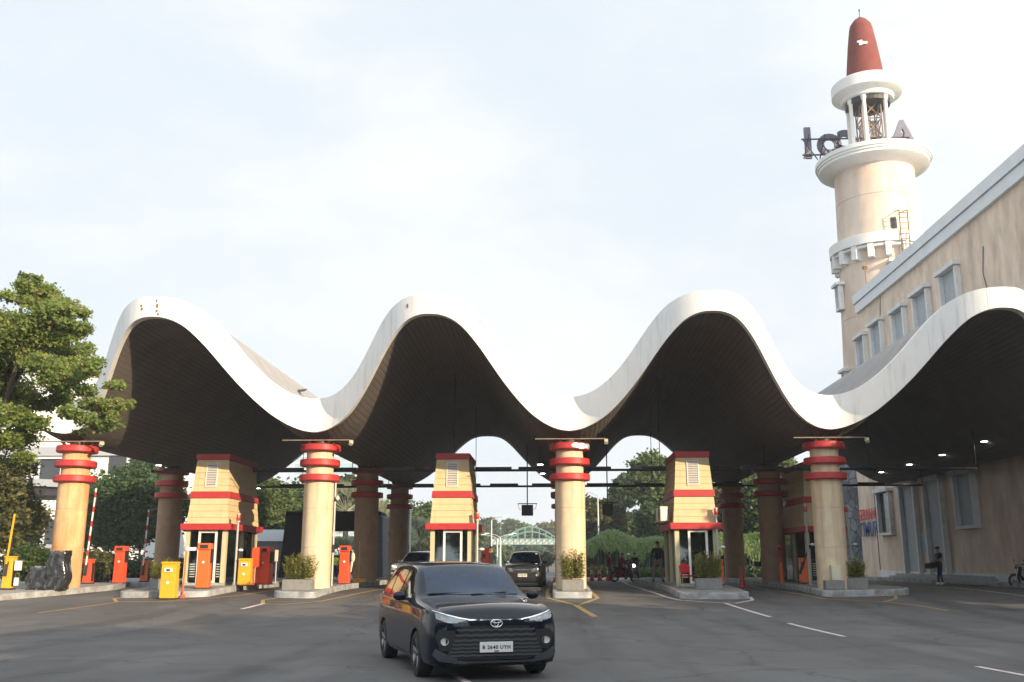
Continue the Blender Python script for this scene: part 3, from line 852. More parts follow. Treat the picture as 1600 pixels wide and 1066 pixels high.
# cables down the wall
mb = MB()
for (xa, ya, yb_) in ((1375, 430, 640), (1536, 385, 465)):
    a = atX(xa, ya, BX - .03); b = atX(xa + 2, yb_, BX - .03)
    mb.tube([bl(a), bl((a.x, (a.y * .5 + b.y * .5) + .1, (a.z + b.z) / 2)), bl((a.x, a.y, b.z))], .02, 5)
mb.build_each('cable', M['dark_line'], bld, group=2)
# notice on the wall
a = atX(1435, 835, BX - .05); b = atX(1450, 863, BX - .05)
nb = empty('notice_board', (BX - .05, (a.y + b.y) / 2, b.z), label='pale blue notice board between the two doorways', cat='notice board')
w = abs(a.y - b.y); h = a.z - b.z
MB().box((-.0, 0, h / 2), (.05, w, h)).build('backing', M['pole'], nb)
MB().box((-.03, 0, h / 2), (.012, w - .1, h - .1)).build('sheet', mat('notice_blue', (.28, .42, .52), .6, var=.2, scale=3, c2=(.45, .30, .28), c2amt=.5, c2scale=2), nb)
# wall letters
def letters(txt, size, depth, m, name='letter', bold=.02):
    """list of (mesh, x advance) of single letters"""
    out = []
    x = 0
    for ch in txt:
        cu = bpy.data.curves.new('t', 'FONT'); cu.body = ch; cu.size = size; cu.extrude = depth / 2; cu.offset = bold * size; cu.resolution_u = 5
        o = bpy.data.objects.new('t', cu); col.objects.link(o)
        dg = bpy.context.evaluated_depsgraph_get(); dg.update()
        me = bpy.data.meshes.new_from_object(o.evaluated_get(dg))
        bpy.data.objects.remove(o)
        xs = [v.co.x for v in me.vertices]
        lo, hi = (min(xs), max(xs)) if xs else (0, size * .3)
        for v in me.vertices: v.co.x -= lo
        me.materials.clear(); me.materials.append(m)
        if xs: out.append((me, x, ch))
        x += (hi - lo) + size * .10
    return out, x - size * .10
def wall_text(txt, pxa, pxb, ytop, ybot, m, label):
    pa = atX(pxa, (ytop + ybot) / 2, BX); pb = atX(pxb, (ytop + ybot) / 2, BX)
    yl, yr_ = pa.y, pb.y      # yl is farther
    zt = atX((pxa + pxb) / 2, ytop, BX).z; zb = atX((pxa + pxb) / 2, ybot, BX).z
    L, wid = letters(txt, 1.0, .03, m, bold=.004)
    sx = (yl - yr_) / wid; sz = (zt - zb) / .72
    root = empty('wall_lettering', (BX - .12, yl, zb), label=label, cat='lettering')
    for me, x, ch in L:
        for v in me.vertices:
            X_, Y_2, Z_ = v.co
            v.co = Vector((-Z_ , -(X_ + x) * sx, Y_2 * sz))
        for p in me.polygons: p.flip()
        me.update()
        link_mesh('letter', me, root)
wall_text('GERBANG', 1344, 1374, 794, 812, M['letter_red'], 'red letters GERBANG on the pink wall, above the blue word')
wall_text('TIMUR', 1346, 1375, 814, 838, M['letter_blue'], 'blue letters TIMUR on the pink wall, below the red word')
# downlights over the wall under the canopy
DL = [(1377, 738), (1421, 726), (1472, 711), (1538, 690)]
ws = ['farthest', 'second farthest', 'second nearest', 'nearest']
for k, (px, py) in enumerate(DL):
    X = 19.3 
    p = atX(px, py, X)
    zs = zlo(p.x, p.y)
    r = empty('ceiling_lamp', (p.x, p.y, p.z), label='lit ceiling lamp under the canopy by the pink wall, %s of four' % ws[k], cat='lamp', group='lamps along the pink wall')
    MB().cyl((0, 0, .0), (0, 0, .06), .17, .14, 16).build('housing', M['dark_line'], r)
    MB().cyl((0, 0, -.012), (0, 0, 0), .14, .14, 16).build('lens', M['lampon'], r)
    MB().cyl((0, 0, .05), (0, 0, max(.1, zs - p.z + .05)), .02, n=6).build('stem', M['dark_line'], r)
    ld = bpy.data.lights.new('lamp_light', 'SPOT'); ld.energy = 130; ld.spot_size = R(95); ld.spot_blend = .8; ld.color = (1, .86, .6); ld.shadow_soft_size = .12
    lo = bpy.data.objects.new('lamp_light', ld); col.objects.link(lo); lo.parent = r; lo.location = (.0, 0, -.03); lo.rotation_euler = (0, R(38), 0)
# ------------------------------------------------------------------ tower
TX, TY = 25.4, 72.0
tw = empty('lighthouse_tower', (TX, TY, 0), label='tall pink round tower with white rings and a red spire behind the pink building', cat='tower')
MB().lathe([(4.5, -.5), (4.45, 10.0), (3.6, 10.4)], 64).build('stone_base', M['stone'], tw, smooth=40)
def joint(prof, r, z): prof += [(r, z - .03), (r - .03, z - .02), (r - .03, z + .02), (r, z + .03)]
pr = [(3.55, 9.5), (3.5, 12)]
for z, r in ((15.5, 3.38), (19.4, 3.27), (23.5, 3.13)): joint(pr, r, z)
pr += [(3.10, 24.6), (3.08, 25.5)]
joint(pr, 3.02, 28.7)
pr += [(2.95, 31.7)]
MB().lathe(pr, 72).build('shaft', M['towerpink'], tw, smooth=35)
MB().lathe([(2.9, 31.2), (3.5, 31.4), (4.08, 31.6), (4.14, 31.65), (4.14, 31.85), (4.24, 31.88), (4.24, 32.05), (4.34, 32.08), (4.34, 32.4), (4.25, 32.45), (1, 32.5)], 72).build('upper_disc', M['frame_white'], tw, smooth=25)
# balcony ring with corbels
MB().lathe([(3.0, 24.62), (3.75, 24.66), (3.78, 25.4), (3.68, 25.45), (3.0, 25.45)], 72).build('balcony_ring', M['frame_white'], tw, smooth=30)
mb = MB()
for k in range(18):
    t = 2 * PI * k / 18
    mb.box((math.cos(t) * 3.38, math.sin(t) * 3.36, 24.12), (.62, .42, 1.05), rz=t)
    t2 = t + PI / 18
    mb.box((math.cos(t2) * 3.3, math.sin(t2) * 3.3, 24.5), (.5, .9, .2), rz=t2)
mb.build('corbel', M['trim'], tw)
# lantern: columns, lattice, ladder, cap
mb = MB()
LA = [R(a) for a in (-118, -55, -160, 20, 75, 140)]
for t in LA:
    mb.lathe([(.2, 32.45), (.17, 32.8), (.15, 37.0), (.23, 37.15), (.23, 37.5)], 14, (math.cos(t) * 1.62, math.sin(t) * 1.62, 0))
mb.build_each('lantern_column', M['frame_white'], tw, smooth=40)
mb = MB()
q = [(-.75, -.75), (.75, -.75), (.75, .75), (-.75, .75)]
for i in range(4):
    a = q[i]; b = q[(i + 1) % 4]
    mb.cyl((*a, 32.45), (*a, 37.7), .06, n=6)
    for k in range(3):
        z0 = 32.6 + k * 1.6; z1 = z0 + 1.6
        mb.cyl((*a, z0), (*b, z1), .045, n=5); mb.cyl((*b, z0), (*a, z1), .045, n=5); mb.cyl((*a, z1), (*b, z1), .05, n=5)
mb.build('lattice', M['oldsteel'], tw)
mb = MB()
for s in (-.2, .2): mb.cyl((s + .2, -.3, 32.5), (s + .2, -.3, 37.4), .03, n=5)
for k in range(14): mb.cyl((0, -.3, 32.7 + k * .33), (.4, -.3, 32.7 + k * .33), .025, n=5)
mb.build('ladder', M['rust'], tw)
MB().lathe([(1.2, 37.4), (1.95, 37.45), (2.05, 37.75), (2.55, 37.9), (2.68, 38.0), (2.68, 38.85), (2.6, 38.95), (1, 39.0)], 64).build('cap_disc', M['frame_white'], tw, smooth=25)
MB().cyl((0, 0, 37.05), (0, 0, 37.43), 1.7, n=32).build('cap_underside', M['dark_line'], tw)
MB().lathe([(1.5, 38.95), (1.36, 40.4), (1.12, 42.5), (.92, 43.9), (.82, 44.3), (.5, 44.75), (.12, 45.05), (.0, 45.1)], 40, closed=False).build('spire', M['spire'], tw, smooth=50)
MB().cyl((0, 0, 45.0), (0, 0, 45.8), .03, n=6).box((0.02, 0, 45.7), (.1, .05, .25)).build('finial', M['dark_line'], tw)
# white horse-like emblem on the spire
mb = MB()
em = [(-.36, .22), (-.30, .30), (-.16, .26), (-.02, .32), (.02, .16), (.18, .08), (.34, .10), (.42, -.02), (.30, -.14), (.06, -.12), (-.08, -.20), (-.26, -.16), (-.20, .02), (-.30, .12)]
zz = 42.1; rr = 1.18
vs = []
for dy in (-.06, .02):
    for (x, z) in em:
        X = x - .38
        vs.append((X, -math.sqrt(max(.1, (rr + .03 - z * .13) ** 2 - X * X)) + dy, zz + z))
n = len(em)
mb.add(vs, [tuple(range(n)), tuple(range(2 * n - 1, n - 1, -1))] + [(i, n + i, n + (i + 1) % n, (i + 1) % n) for i in range(n)])
mb.build('emblem', M['whiteplastic'], tw)
# tower windows
def tower_window(px, py, z, w=.8, h=1.8):
    d = atY(px, py, TY - 3).x - TX
    t = -math.acos(max(-1, min(1, d / 3.4)))
    r = 3.3
    c = (math.cos(t) * r, math.sin(t) * r)
    mb = MB()
    def B(u, zc, su, sz, dep=.4, rad=.1):
        p = (math.cos(t) * (r + rad) - math.sin(t) * u, math.sin(t) * (r + rad) + math.cos(t) * u, zc)
        mb.box(p, (dep, su, sz), rz=t)
    B(-w / 2, z, .16, h); B(w / 2, z, .16, h); B(0, z + h / 2 + .1, w + .6, .22, .65, .15); B(0, z - h / 2 - .05, w + .25, .14)
    f = mb.build('window_frame', M['trim'], tw)
    MB().box((c[0], c[1], z), (.12, w - .1, h), rz=t).build('pane', M['recess'], f)
tower_window(1319, 450, 21.3); tower_window(1400, 420, 22.3, h=1.5)
tower_window(1325, 580, 14.6); tower_window(1325, 510, 18.8, w=.6, h=.1) if False else None
# outside ladder
mb = MB()
lx = atY(1410, 370, TY - 3.3).x - TX
for s in (-.3, .3): mb.cyl((lx + s, -3.8, 22.9), (lx + s, -3.9, 26.9), .045, n=5)
for k in range(10): mb.cyl((lx - .3, -3.82 - k * .01, 23.1 + k * .4), (lx + .3, -3.82 - k * .01, 23.1 + k * .4), .035, n=5)
mb.cyl((lx - .3, -3.9, 26.9), (lx - .3, -3.0, 27.1), .04, n=5); mb.cyl((lx + .3, -3.9, 26.9), (lx + .3, -3.0, 27.1), .04, n=5)
mb.build('access_ladder', M['rust'], tw)
MB().box((lx - .45, -2.98, 26.2), (.42, .3, .85), rz=.0).build('hatch', M['glassdark'], tw)
mb = MB(); p = atY(1351, 418, TY - 3.3); mb.cyl((p.x - TX, -3.5, p.z - .1), (p.x - TX, -3.2, p.z), .16, n=10); mb.cyl((p.x - TX, -3.35, p.z - 1.6), (p.x - TX, -3.35, p.z), .03, n=5); mb.build('horn', M['rust'], tw)
# sign letters seen from behind, standing around the disc
sg = empty('rooftop_letters', (TX, TY + 3.2, 34.0), label='big grey-backed letters ancol seen from behind on the tower disc, braced with steel', cat='sign letters')
br = MB()
for ch, px, pyb, hgt, wsc in (('l', 1264, 248, 2.75, .95), ('o', 1297, 244, 1.95, 1.0), ('c', 1325, 238, 1.95, 1.0), ('n', 1360, 222, 1.9, 1.0), ('A', 1411, 226, 2.15, .95)):
    p = atY(px, pyb, TY + 3.2)
    L, wid = letters(ch, 1.0, .25, M['letter'], bold=.03)
    me = L[0][0]
    ys = [v.co.y for v in me.vertices]; y0, y1 = min(ys), max(ys)
    s = hgt / (y1 - y0)
    for v in me.vertices:
        X_, Y2, Z2 = v.co
        v.co = Vector((-(X_ - wid / 2) * s * wsc, Z2, (Y2 - y0) * s))
    me.update()
    o = link_mesh('letter', me, sg)
    o.location = (p.x - TX, 0, p.z - 34.0)
for z in (.35, 1.75):
    br.cyl((-4.6, -.25, z), (4.2, -.25, z), .07, n=6)
for x in (-4.5, -3.2, -2.0, 2.0, 3.2): br.cyl((x, -.25, 0), (x + .3, -1.1, 1.8), .06, n=6); br.cyl((x, -.25, 1.75), (x + .9, -1.0, -.4), .05, n=6)
br.build('brace', M['dark_line'], sg)
# ------------------------------------------------------------------ gantry bars and hanging signs
def gantry(Y, z, xa, xb, label, seed):
    r = empty('lamp_gantry', (0, Y, z), label=label, cat='gantry')
    mb = MB(); mb.cyl((xa, 0, 0), (xb, 0, 0), .055, n=8)
    mb.cyl((xa, 0, 0), (xa, 0, .3), .03, n=6); mb.build('rail', M['dark_line'], r)
    rnd = random.Random(seed)
    mb = MB(); x = xa + .6
    while x < xb - 1.5:
        mb.box((x + .7, -.02, .09), (1.35 + rnd.random() * .4, .16, .12)); x += 1.9 + rnd.random() * 1.1
    mb.build_each('tube_fitting', M['black'], r)
    mb = MB()
    for k in range(9):
        xx = xa + (xb - xa) * k / 8
        mb.cyl((xx, 0, 0), (xx, 0, zlo(xx, Y) - z + .05), .018, n=5)
    mb.build_each('hanger', M['dark_line'], r)
gz5 = atY(823, 735, 43.8).z
gantry(43.8, gz5, -18.5, 18.8, 'nearer dark lighting rail hung across all lanes', 1)
gantry(52.5, atY(823, 760, 52.5).z, -18.5, 19.6, 'farther dark lighting rail hung across all lanes', 2)
for (px0, px1, pt, pb, pr_, ptop, lab) in ((815, 833, 789, 806, 823, 700, 'square black hanging sign left of the middle front column'), (941, 958, 787, 805, 949, 700, 'square black hanging sign right of the middle front column')):
    Y = 50
    a = atY(px0, pt, Y); b = atY(px1, pb, Y)
    r = empty('hanging_sign', ((a.x + b.x) / 2, Y, b.z), label=lab, cat='hanging sign', group='black signs over the lanes')
    h = a.z - b.z; w = b.x - a.x
    MB().box((0, 0, h / 2), (w, .14, h)).build('panel', M['black'], r, bevel=.015)
    mb = MB(); mb.cyl((-w * .85, 0, h + .06), (w * .85, 0, h + .06), .025, n=6); mb.tube([(-w * .8, 0, h + .05), (-w * .72, 0, h - .2), (-w * .55, 0, h - .22)], .012, 5); mb.tube([(w * .8, 0, h + .05), (w * .72, 0, h - .2), (w * .55, 0, h - .22)], .012, 5)
    mb.cyl((0, 0, h), (0, 0, zlo(r.location.x, Y) - b.z), .03, n=6); mb.build('hanger', M['dark_line'], r)
for k, (px, py, Y, lab) in enumerate(((844, 726, 44, 'small lit ceiling lamp left of the middle front column, upper of the pair'), (848, 740, 50, 'small lit ceiling lamp left of the middle front column, lower of the pair'), (248, 727, 47, 'small lit ceiling lamp above the shaded left column'), (403, 763, 56, 'small lit ceiling lamp behind the leftmost booth'))):
    p = atY(px, py, Y)
    r = empty('ceiling_lamp', p, label=lab, cat='lamp', group='small lamps under the canopy')
    MB().cyl((0, 0, 0), (0, 0, .07), .16, .12, 12).build('housing', M['dark_line'], r)
    MB().cyl((0, 0, -.012), (0, 0, 0), .13, n=12).build('lens', M['lampon'], r)
    MB().cyl((0, 0, .06), (0, 0, max(.1, zlo(p.x, Y) - p.z + .05)), .015, n=5).build('stem', M['dark_line'], r)
# floodlight on the roof valley
p = atY(465, 622, 44)
r = empty('solar_panel', p, label='small tilted panel on a stalk on the roof behind the left wave', cat='panel')
MB().box((.1, 0, .35), (.55, .5, .04), ry=-.1, rx=.35).build('panel', M['dark_line'], r)
MB().cyl((0, 0, -.6), (.0, 0, .33), .03, n=6).build('stalk', M['dark_line'], r)
# ------------------------------------------------------------------ lane equipment
def on(px, py, h=ISL_H):
    """a point on an island top (or the road with h=0) under the pixel"""
    lo_z = G(px, py, h)
    return Vector((lo_z.x, lo_z.y, gz(lo_z.y) + h - (.014 if h else 0)))
def barrier(loc, rz, m, arm, label, h=1.05, group='lane barriers', armm='boomstripe', alen=3.2, tilt=0.0, hang=False):
    r = empty('barrier_gate', loc, rz, label, 'barrier', group)
    MB().box((0, 0, .03), (.42, .38, .06)).build('base', M['dark_line'], r)
    b = MB().box((0, 0, .06 + h / 2), (.36, .32, h), bevel_ok) if False else MB().box((0, 0, .06 + (h - .06) / 2), (.36, .32, h - .06), top=(.94, .94)).box((0, 0, h + .03), (.38, .34, .05))
    b.build('cabinet', m, r, bevel=.012)
    MB().box((.18, 0, h * .5), (.012, .22, h * .78)).build('side_panel', M['black'], r)
    MB().box((-.05, -.175, h * .82), (.14, .03, .14)).build('pivot', M['dark_line'], r)
    if arm:
        a = MB().box((0, 0, alen / 2), (.065, .03, alen)).build('boom_arm', M[armm], r, loc=(-.05, -.21, h * .8))
        a.rotation_euler = (0, tilt, 0)
        MB().box((0, .03, -.18), (.12, .05, .55)).build('counterweight', M['dark_line'], a)
    return r
def ticket_machine(loc, rz, m, label, h=1.55, w=.42, group='ticket machines'):
    r = empty('ticket_machine', loc, rz, label, 'ticket machine', group)
    mb = MB().box((0, 0, h / 2), (w, .40, h), top=(.93, .9)).box((0, -.03, h - .12), (w * 1.02, .46, .24))
    mb.build('cabinet', m, r, bevel=.015)
    MB().box((.0, -.262, h - .13), (w * .62, .012, .14)).build('display', M['glassdark'], r)
    MB().box((w / 2 + .03, -.02, h * .72), (.06, .26, h * .3)).build('reader_panel', M['black'], r)
    MB().cyl((0, -.2, h * .58), (0, -.215, h * .58), .05, n=12).build('button', M['whiteplastic'], r)
    MB().box((0, 0, .02), (w + .08, .46, .04)).build('base', M['dark_line'], r)
    return r
def yellow_box(loc, rz, label, h=1.2, w=.5):
    r = empty('card_dispenser', loc, rz, label, 'dispenser', 'yellow dispensers')
    MB().box((0, 0, h / 2 + .03), (w, .38, h), top=(.97, .9)).box((0, -.01, h + .0), (w * 1.0, .40, .08)).build('cabinet', M['yellow'], r, bevel=.015)
    MB().box((0, -.2, h * .8), (w * .55, .05, .14)).build('slot_plate', M['whiteplastic'], r, bevel=.006)
    MB().box((0, -.228, h * .8), (w * .25, .012, .07)).build('slot', M['black'], r)
    MB().cyl((0, -.19, h * .45), (0, -.205, h * .45), .055, n=14).build('button', M['whiteplastic'], r)
    MB().box((0, 0, .015), (w + .1, .46, .03)).build('base', M['black'], r)
    return r
def beacon_pole(loc, h, label, m='pole', camera=True, side=1):
    r = empty('beacon_pole', loc, 0, label, 'pole', 'beacon poles beside the lanes')
    MB().cyl((0, 0, 0), (0, 0, h), .05, .045, 12).cyl((0, 0, 0), (0, 0, .04), .14, n=12).build('pole', M[m], r)
    MB().cyl((0, 0, h), (0, 0, h + .06), .09, n=12).cyl((0, 0, h + .3), (0, 0, h + .34), .09, n=12).build('lamp_holder', M['pole'], r)
    MB().lathe([(.07, h + .06), (.085, h + .14), (.085, h + .22), (.07, h + .3)], 14).build('beacon', M['redlamp'], r, smooth=40)
    if camera:
        MB().cyl((0, 0, h * .56), (side * .14, -.04, h * .56), .02, n=6).ball((side * .2, -.06, h * .56), (.11, .07, .06)).build('camera_head', M['whiteplastic'], r, smooth=60)
    return r
# left pavement
p = on(12, 921); yb = barrier(p, 0, M['yellow'], True, 'yellow barrier cabinet with raised yellow arm at the far left edge', h=1.2, armm='yellow', alen=1.9, tilt=.06)
MB().box((.34, -.05, .9), (.22, .16, .36)).box((.3, 0, .3), (.12, .16, .3)).build('control_box', M['whiteplastic'], yb, bevel=.01)
p = on(137, 912); barrier(p, 0, M['vermil'], True, 'red-orange barrier right of the stained column, its striped arm hanging up the column', h=1.0, alen=3.3, tilt=.04)
p = on(226, 909); barrier(p, 0, M['orange'], True, 'orange barrier with upright red and white arm before the dark leafy tree', h=.95, alen=2.6, tilt=.02)
p = on(186, 911); ticket_machine(p, 0, M['vermil'], 'red-orange ticket machine left of the shaded left column, beside the dark bin', h=1.62, w=.46)
p = on(166, 909)
r = empty('litter_bin', p, 0, 'black wheeled litter bin beside the red-orange ticket machine', 'bin')
MB().box((0, 0, .5), (.46, .5, .8), top=(1.15, 1.12)).build('tub', M['black'], r, bevel=.02)
MB().box((0, 0, .94), (.58, .62, .08)).build('lid', M['black'], r, bevel=.02)
MB().box((0, -.27, .55), (.12, .012, .12)).build('sticker', M['whiteplastic'], r)
for s in (-.2, .2): MB().cyl((s - .03, .22, .09), (s + .03, .22, .09), .09, n=12).build('wheel', M['rubber'], r)
# plastic-wrapped machines at column 1
def crumpled(name, c, d, seed, parent):
    bm = bmesh.new(); bmesh.ops.create_cube(bm, size=1)
    bmesh.ops.subdivide_edges(bm, edges=bm.edges[:], cuts=9, use_grid_fill=True)
    rnd = random.Random(seed)
    for v in bm.verts:
        k = 1 - .18 * max(0, v.co.z) * abs(v.co.x) * 2
        v.co = Vector((v.co.x * d[0] * k * (1 - .25 * (v.co.z > .3) * abs(v.co.x)), v.co.y * d[1], v.co.z * d[2])) + Vector([rnd.uniform(-.014, .014) for _ in range(3)]) + Vector((.05 * math.sin(v.co.z * 9 + seed), .03 * math.sin(v.co.x * 14), .03 * math.sin(v.co.x * 11 + seed)))
        v.co += Vector(c)
    me = bpy.data.meshes.new(name); bm.to_mesh(me); bm.free(); me.materials.append(M['wrap'])
    for p in me.polygons: p.use_smooth = True
    o = link_mesh(name, me, parent)
    return o
M['wrap'] = mat('black_plastic_wrap', (.016, .016, .018), .16, var=.2, scale=5, coat=.8, spec=.8, bump=1.0, bscale=9, c2=(.30, .30, .31), c2amt=.6, c2scale=8, c2lo=.60, c2hi=.66, streak=1)  # pale patches are highlights painted onto the black plastic
p = atY(92, 900, 37.15); p.z = gz(p.y) + ISL_H - .014
r = empty('wrapped_machine', p, 0, 'tall machine wrapped in shiny black plastic against the stained column', 'wrapped machine')
crumpled('plastic_cover', (-.02, 0, .72), (.72, .5, 1.45), 3, r)
MB().box((0, 0, .04), (.5, .4, .08)).build('foot', M['dark_line'], r)
p2 = atY(64, 900, 37.4); p2.z = gz(p2.y) + ISL_H - .014
r = empty('wrapped_machine', p2, 0, 'low bundle wrapped in black plastic left of the taller wrapped machine', 'wrapped machine')
crumpled('plastic_cover', (0, 0, .42), (.85, .5, .84), 5, r)
MB().box((0, 0, .03), (.6, .4, .06)).build('foot', M['dark_line'], r)
# booth 1 island
p = on(263, 936, 0); yellow_box(p, 0, 'yellow dispenser standing on the road before the leftmost booth island', h=1.28, w=.55)
p = on(285, 934, 0)
r = empty('camera_pole', p, 0, 'thin orange pole with a white camera on the road beside the yellow dispenser', 'pole')
MB().cyl((0, 0, 0), (0.02, 0, 1.72), .03, n=8).build('pole', M['orange'], r)
MB().cyl((0, 0, 0), (0, 0, .1), .13, .06, 10).build('foot', M['cone'], r)
MB().box((.2, 0, 1.76), (.36, .12, .12), rx=.1).ball((.05, 0, 1.76), (.08, .08, .09)).build('camera_head', M['whiteplastic'], r, bevel=.01)
p = on(317, 919); ticket_machine(p, .1, M['orange'], 'tall orange ticket machine at the door of the leftmost booth', h=1.72, w=.5)
p = on(366, 915); beacon_pole(p, 2.55, 'grey pole with a red beacon at the right corner of the leftmost booth')
p = on(382, 915); yellow_box(p, 0, 'yellow dispenser at the right corner of the leftmost booth', h=1.05, w=.5)
p = on(412, 913)
r = ticket_machine(p, -.15, M['vermil'], 'curved bright red-orange ticket machine right of the leftmost booth', h=1.55, w=.6)
p = on(398, 914); p.y += .1
r = empty('payment_box', p, 0, 'red payment box on two legs between the yellow dispenser and the curved machine', 'payment box')
MB().box((0, 0, 1.12), (.34, .3, .8)).build('box', M['vermil'], r, bevel=.015)
mb = MB(); mb.box((-.1, 0, .36), (.05, .05, .72)); mb.box((.1, 0, .36), (.05, .05, .72)); mb.build_each('leg', M['vermil'], r)
p = on(430, 911); 
r = empty('keypad_stand', p, 0, 'small grey keypad stand right of the curved red-orange machine', 'keypad')
MB().cyl((0, 0, 0), (0, 0, 1.1), .03, n=8).build('post', M['pole'], r)
MB().box((0, -.02, 1.2), (.14, .09, .5)).build('keypad', M['cream'], r, bevel=.01)
# island of column 2
p = on(538, 912); r = ticket_machine(p, 0, M['vermil'], 'red-orange ticket machine with a pale lever between the lit column and the brown column', h=1.62, w=.44)
MB().ball((.33, 0, 1.12), (.1, .06, .22)).cyl((.3, 0, .95), (.26, 0, .5), .06, .03, 8).build('lever', M['cream'], r, smooth=60)
p = on(518, 916); r = empty('conduit_post', p, 0, 'slim pale conduit post directly right of the lit column', 'post')
MB().cyl((0, 0, 0), (0, 0, 4.4), .045, n=8).build('tube', M['pole'], r)
MB().box((.02, -.07, 1.5), (.12, .1, .3)).build('junction_box', M['dark_line'], r)
MB().cyl((0, 0, 3.6), (.12, -.1, 3.6), .02, n=6).ball((.12, -.12, 3.5), (.09, .09, .09)).build('dome_camera', M['whiteplastic'], r, smooth=60)
p = on(563, 909); p.y -= .4
r = empty('loop_stand', p, 0, 'thin yellow rod on a yellow foot before the brown column', 'rod stand')
MB().cyl((0, 0, 0), (0, 0, 1.9), .025, n=6).build('rod', M['yellow'], r)
MB().box((0.05, 0, .08), (.6, .35, .16)).build('foot', M['yellow'], r, bevel=.01)
# booth 2 island
p = on(745, 915); beacon_pole(p, 2.6, 'grey pole with a red beacon right of the central booth')
p = on(758, 912); barrier(p, 0, M['vermil'], False, 'red-orange cabinet right of the central booth, a dark figure behind it', h=1.45)
# column 3 / booth 3
p = on(1124, 916); beacon_pole(p, 2.75, 'grey pole with a red beacon right of the booth with the red chair')
p = on(1132, 916); p.y += 1.2; barrier(p, 0, M['orange'], True, 'small barrier behind the planter right of the red chair, its arm raised', h=1.0, alen=2.4)
p = on(1266, 913); beacon_pole(p, 2.95, 'beacon pole left of the right front column')
p = on(1336, 912); beacon_pole(p, 3.0, 'slightly leaning beacon pole right of the right front column').rotation_euler = (0, -.05, 0)
p = on(1257, 912); barrier(p, 0, M['orange'], True, 'orange barrier with dark arm left of the right front column', h=1.05, alen=.9, armm='dark_line', tilt=.4)
p = atY(1302, 900, 37.75); p.z = gz(p.y) + ISL_H - .01
r = empty('utility_cabinet', p, 0, 'pale beige utility cabinet on a stone plinth against the right front column', 'cabinet')
MB().box((0, 0, .17), (.7, .4, .34)).build('plinth', M['planter'], r, bevel=.01)
MB().box((.08, 0, .62), (.34, .3, .55)).build('cabinet', M['cream'], r, bevel=.012)
MB().box((.08, -.155, .62), (.26, .008, .45)).build('door', M['cream'], r)
p = on(1222, 910); 
r = empty('marker_post', p, 0, 'red and orange jointed post before the shaded booth on the right', 'post')
MB().cyl((0, 0, 0), (0, 0, .9), .10, .085, 12).build('sleeve', M['orange'], r)
MB().cyl((0, 0, .9), (0, 0, 1.7), .05, n=10).ball((0, 0, 1.2), (.11, .11, .1)).ball((0, 0, 1.62), (.12, .12, .16)).build('post', M['red'], r, smooth=50)
p = on(1312, 912); p.y += 1.0
r = barrier(p, 0, M['vermil'], True, 'striped raised arm rising behind the right front column', h=1.0, alen=3.9, tilt=.03)
# ------------------------------------------------------------------ furniture
def red_chair(loc, rz):
    r = empty('banquet_chair', loc, rz, 'red banquet chair with rounded back and brass legs at the door of the right booth', 'chair')
    MB().box((0, 0, .47), (.42, .42, .07)).build('seat', M['redfabric'], r, bevel=.025)
    pr = [(.20 * math.cos(t), .20 * math.sin(t)) for t in np.linspace(0, PI, 9)]
    mb = MB(); pts = [(-.20, .58), (.20, .58), (.20, .80)] + [(x, .80 + z * .75) for x, z in pr[1:-1]] + [(-.20, .80)]
    n = len(pts)
    mb.add([(x, .19 + (z - .58) * .12, z) for x, z in pts] + [(x, .24 + (z - .58) * .12, z) for x, z in pts], [tuple(range(n)), tuple(range(2 * n - 1, n - 1, -1))] + [(i, n + i, n + (i + 1) % n, (i + 1) % n) for i in range(n)])
    mb.build('backrest', M['redfabric'], r, bevel=.012)
    for sx in (-1, 1):
        MB().tube([(sx * .20, -.18, .45), (sx * .22, -.22, 0)], .013, 6).build('leg', M['brass'], r)
        MB().tube([(sx * .215, .24, .85), (sx * .20, .19, .45), (sx * .21, .27, 0)], .013, 6).build('leg', M['brass'], r)
    return r
red_chair(on(1073, 919), R(8))
def planter(px, py, label, h, seed, tall=False, Y=None, w=.98):
    p = on(px, py)
    if Y: p = atY(px, 900, Y); p.z = gz(Y) + ISL_H - .014
    r = empty('box_planter', p, 0, label, 'planter', 'box planters on the island noses')
    rnd = random.Random(seed)
    MB().box((0, 0, .2), (w, .5, .40)).box((0, 0, .005), (w, .5, .01)).build('box', M['planter'], r, bevel=.012)
    MB().box((0, 0, .40), (w - .12, .38, .03)).build('soil', M['soil'], r)
    rs = np.random.RandomState(seed)
    Vv = []; 
    for k in range(70 if not tall else 64):
        bx, by = rnd.uniform(-w * .42, w * .42), rnd.uniform(-.18, .18)
        hh = h * rnd.uniform(.55, 1.0) * (1 - .3 * abs(bx))
        lx, ly = bx * 1.25 + rnd.uniform(-.12, .12), by * 1.3
        for j in range(34):
            t = (j + rnd.random()) / 34
            c = Vector((bx + (lx - bx) * t, by + (ly - by) * t, .42 + hh * t))
            a = rnd.uniform(0, 2 * PI); el = rnd.uniform(.1, 1.0)
            L = rnd.uniform(.12, .22) * (1.1 - t * .4)
            d = Vector((math.cos(a) * math.cos(el), math.sin(a) * math.cos(el), math.sin(el)))
            sde = Vector((-math.sin(a), math.cos(a), 0)) * .026
            e = c + d * L - Vector((0, 0, .03))
            Vv.append([c - sde * .4, c + d * L * .5 - sde, e, c + d * L * .5 + sde])
    quads('foliage', np.array([[list(v) for v in q] for q in Vv]), M['leaf_planter'], r)
    return r
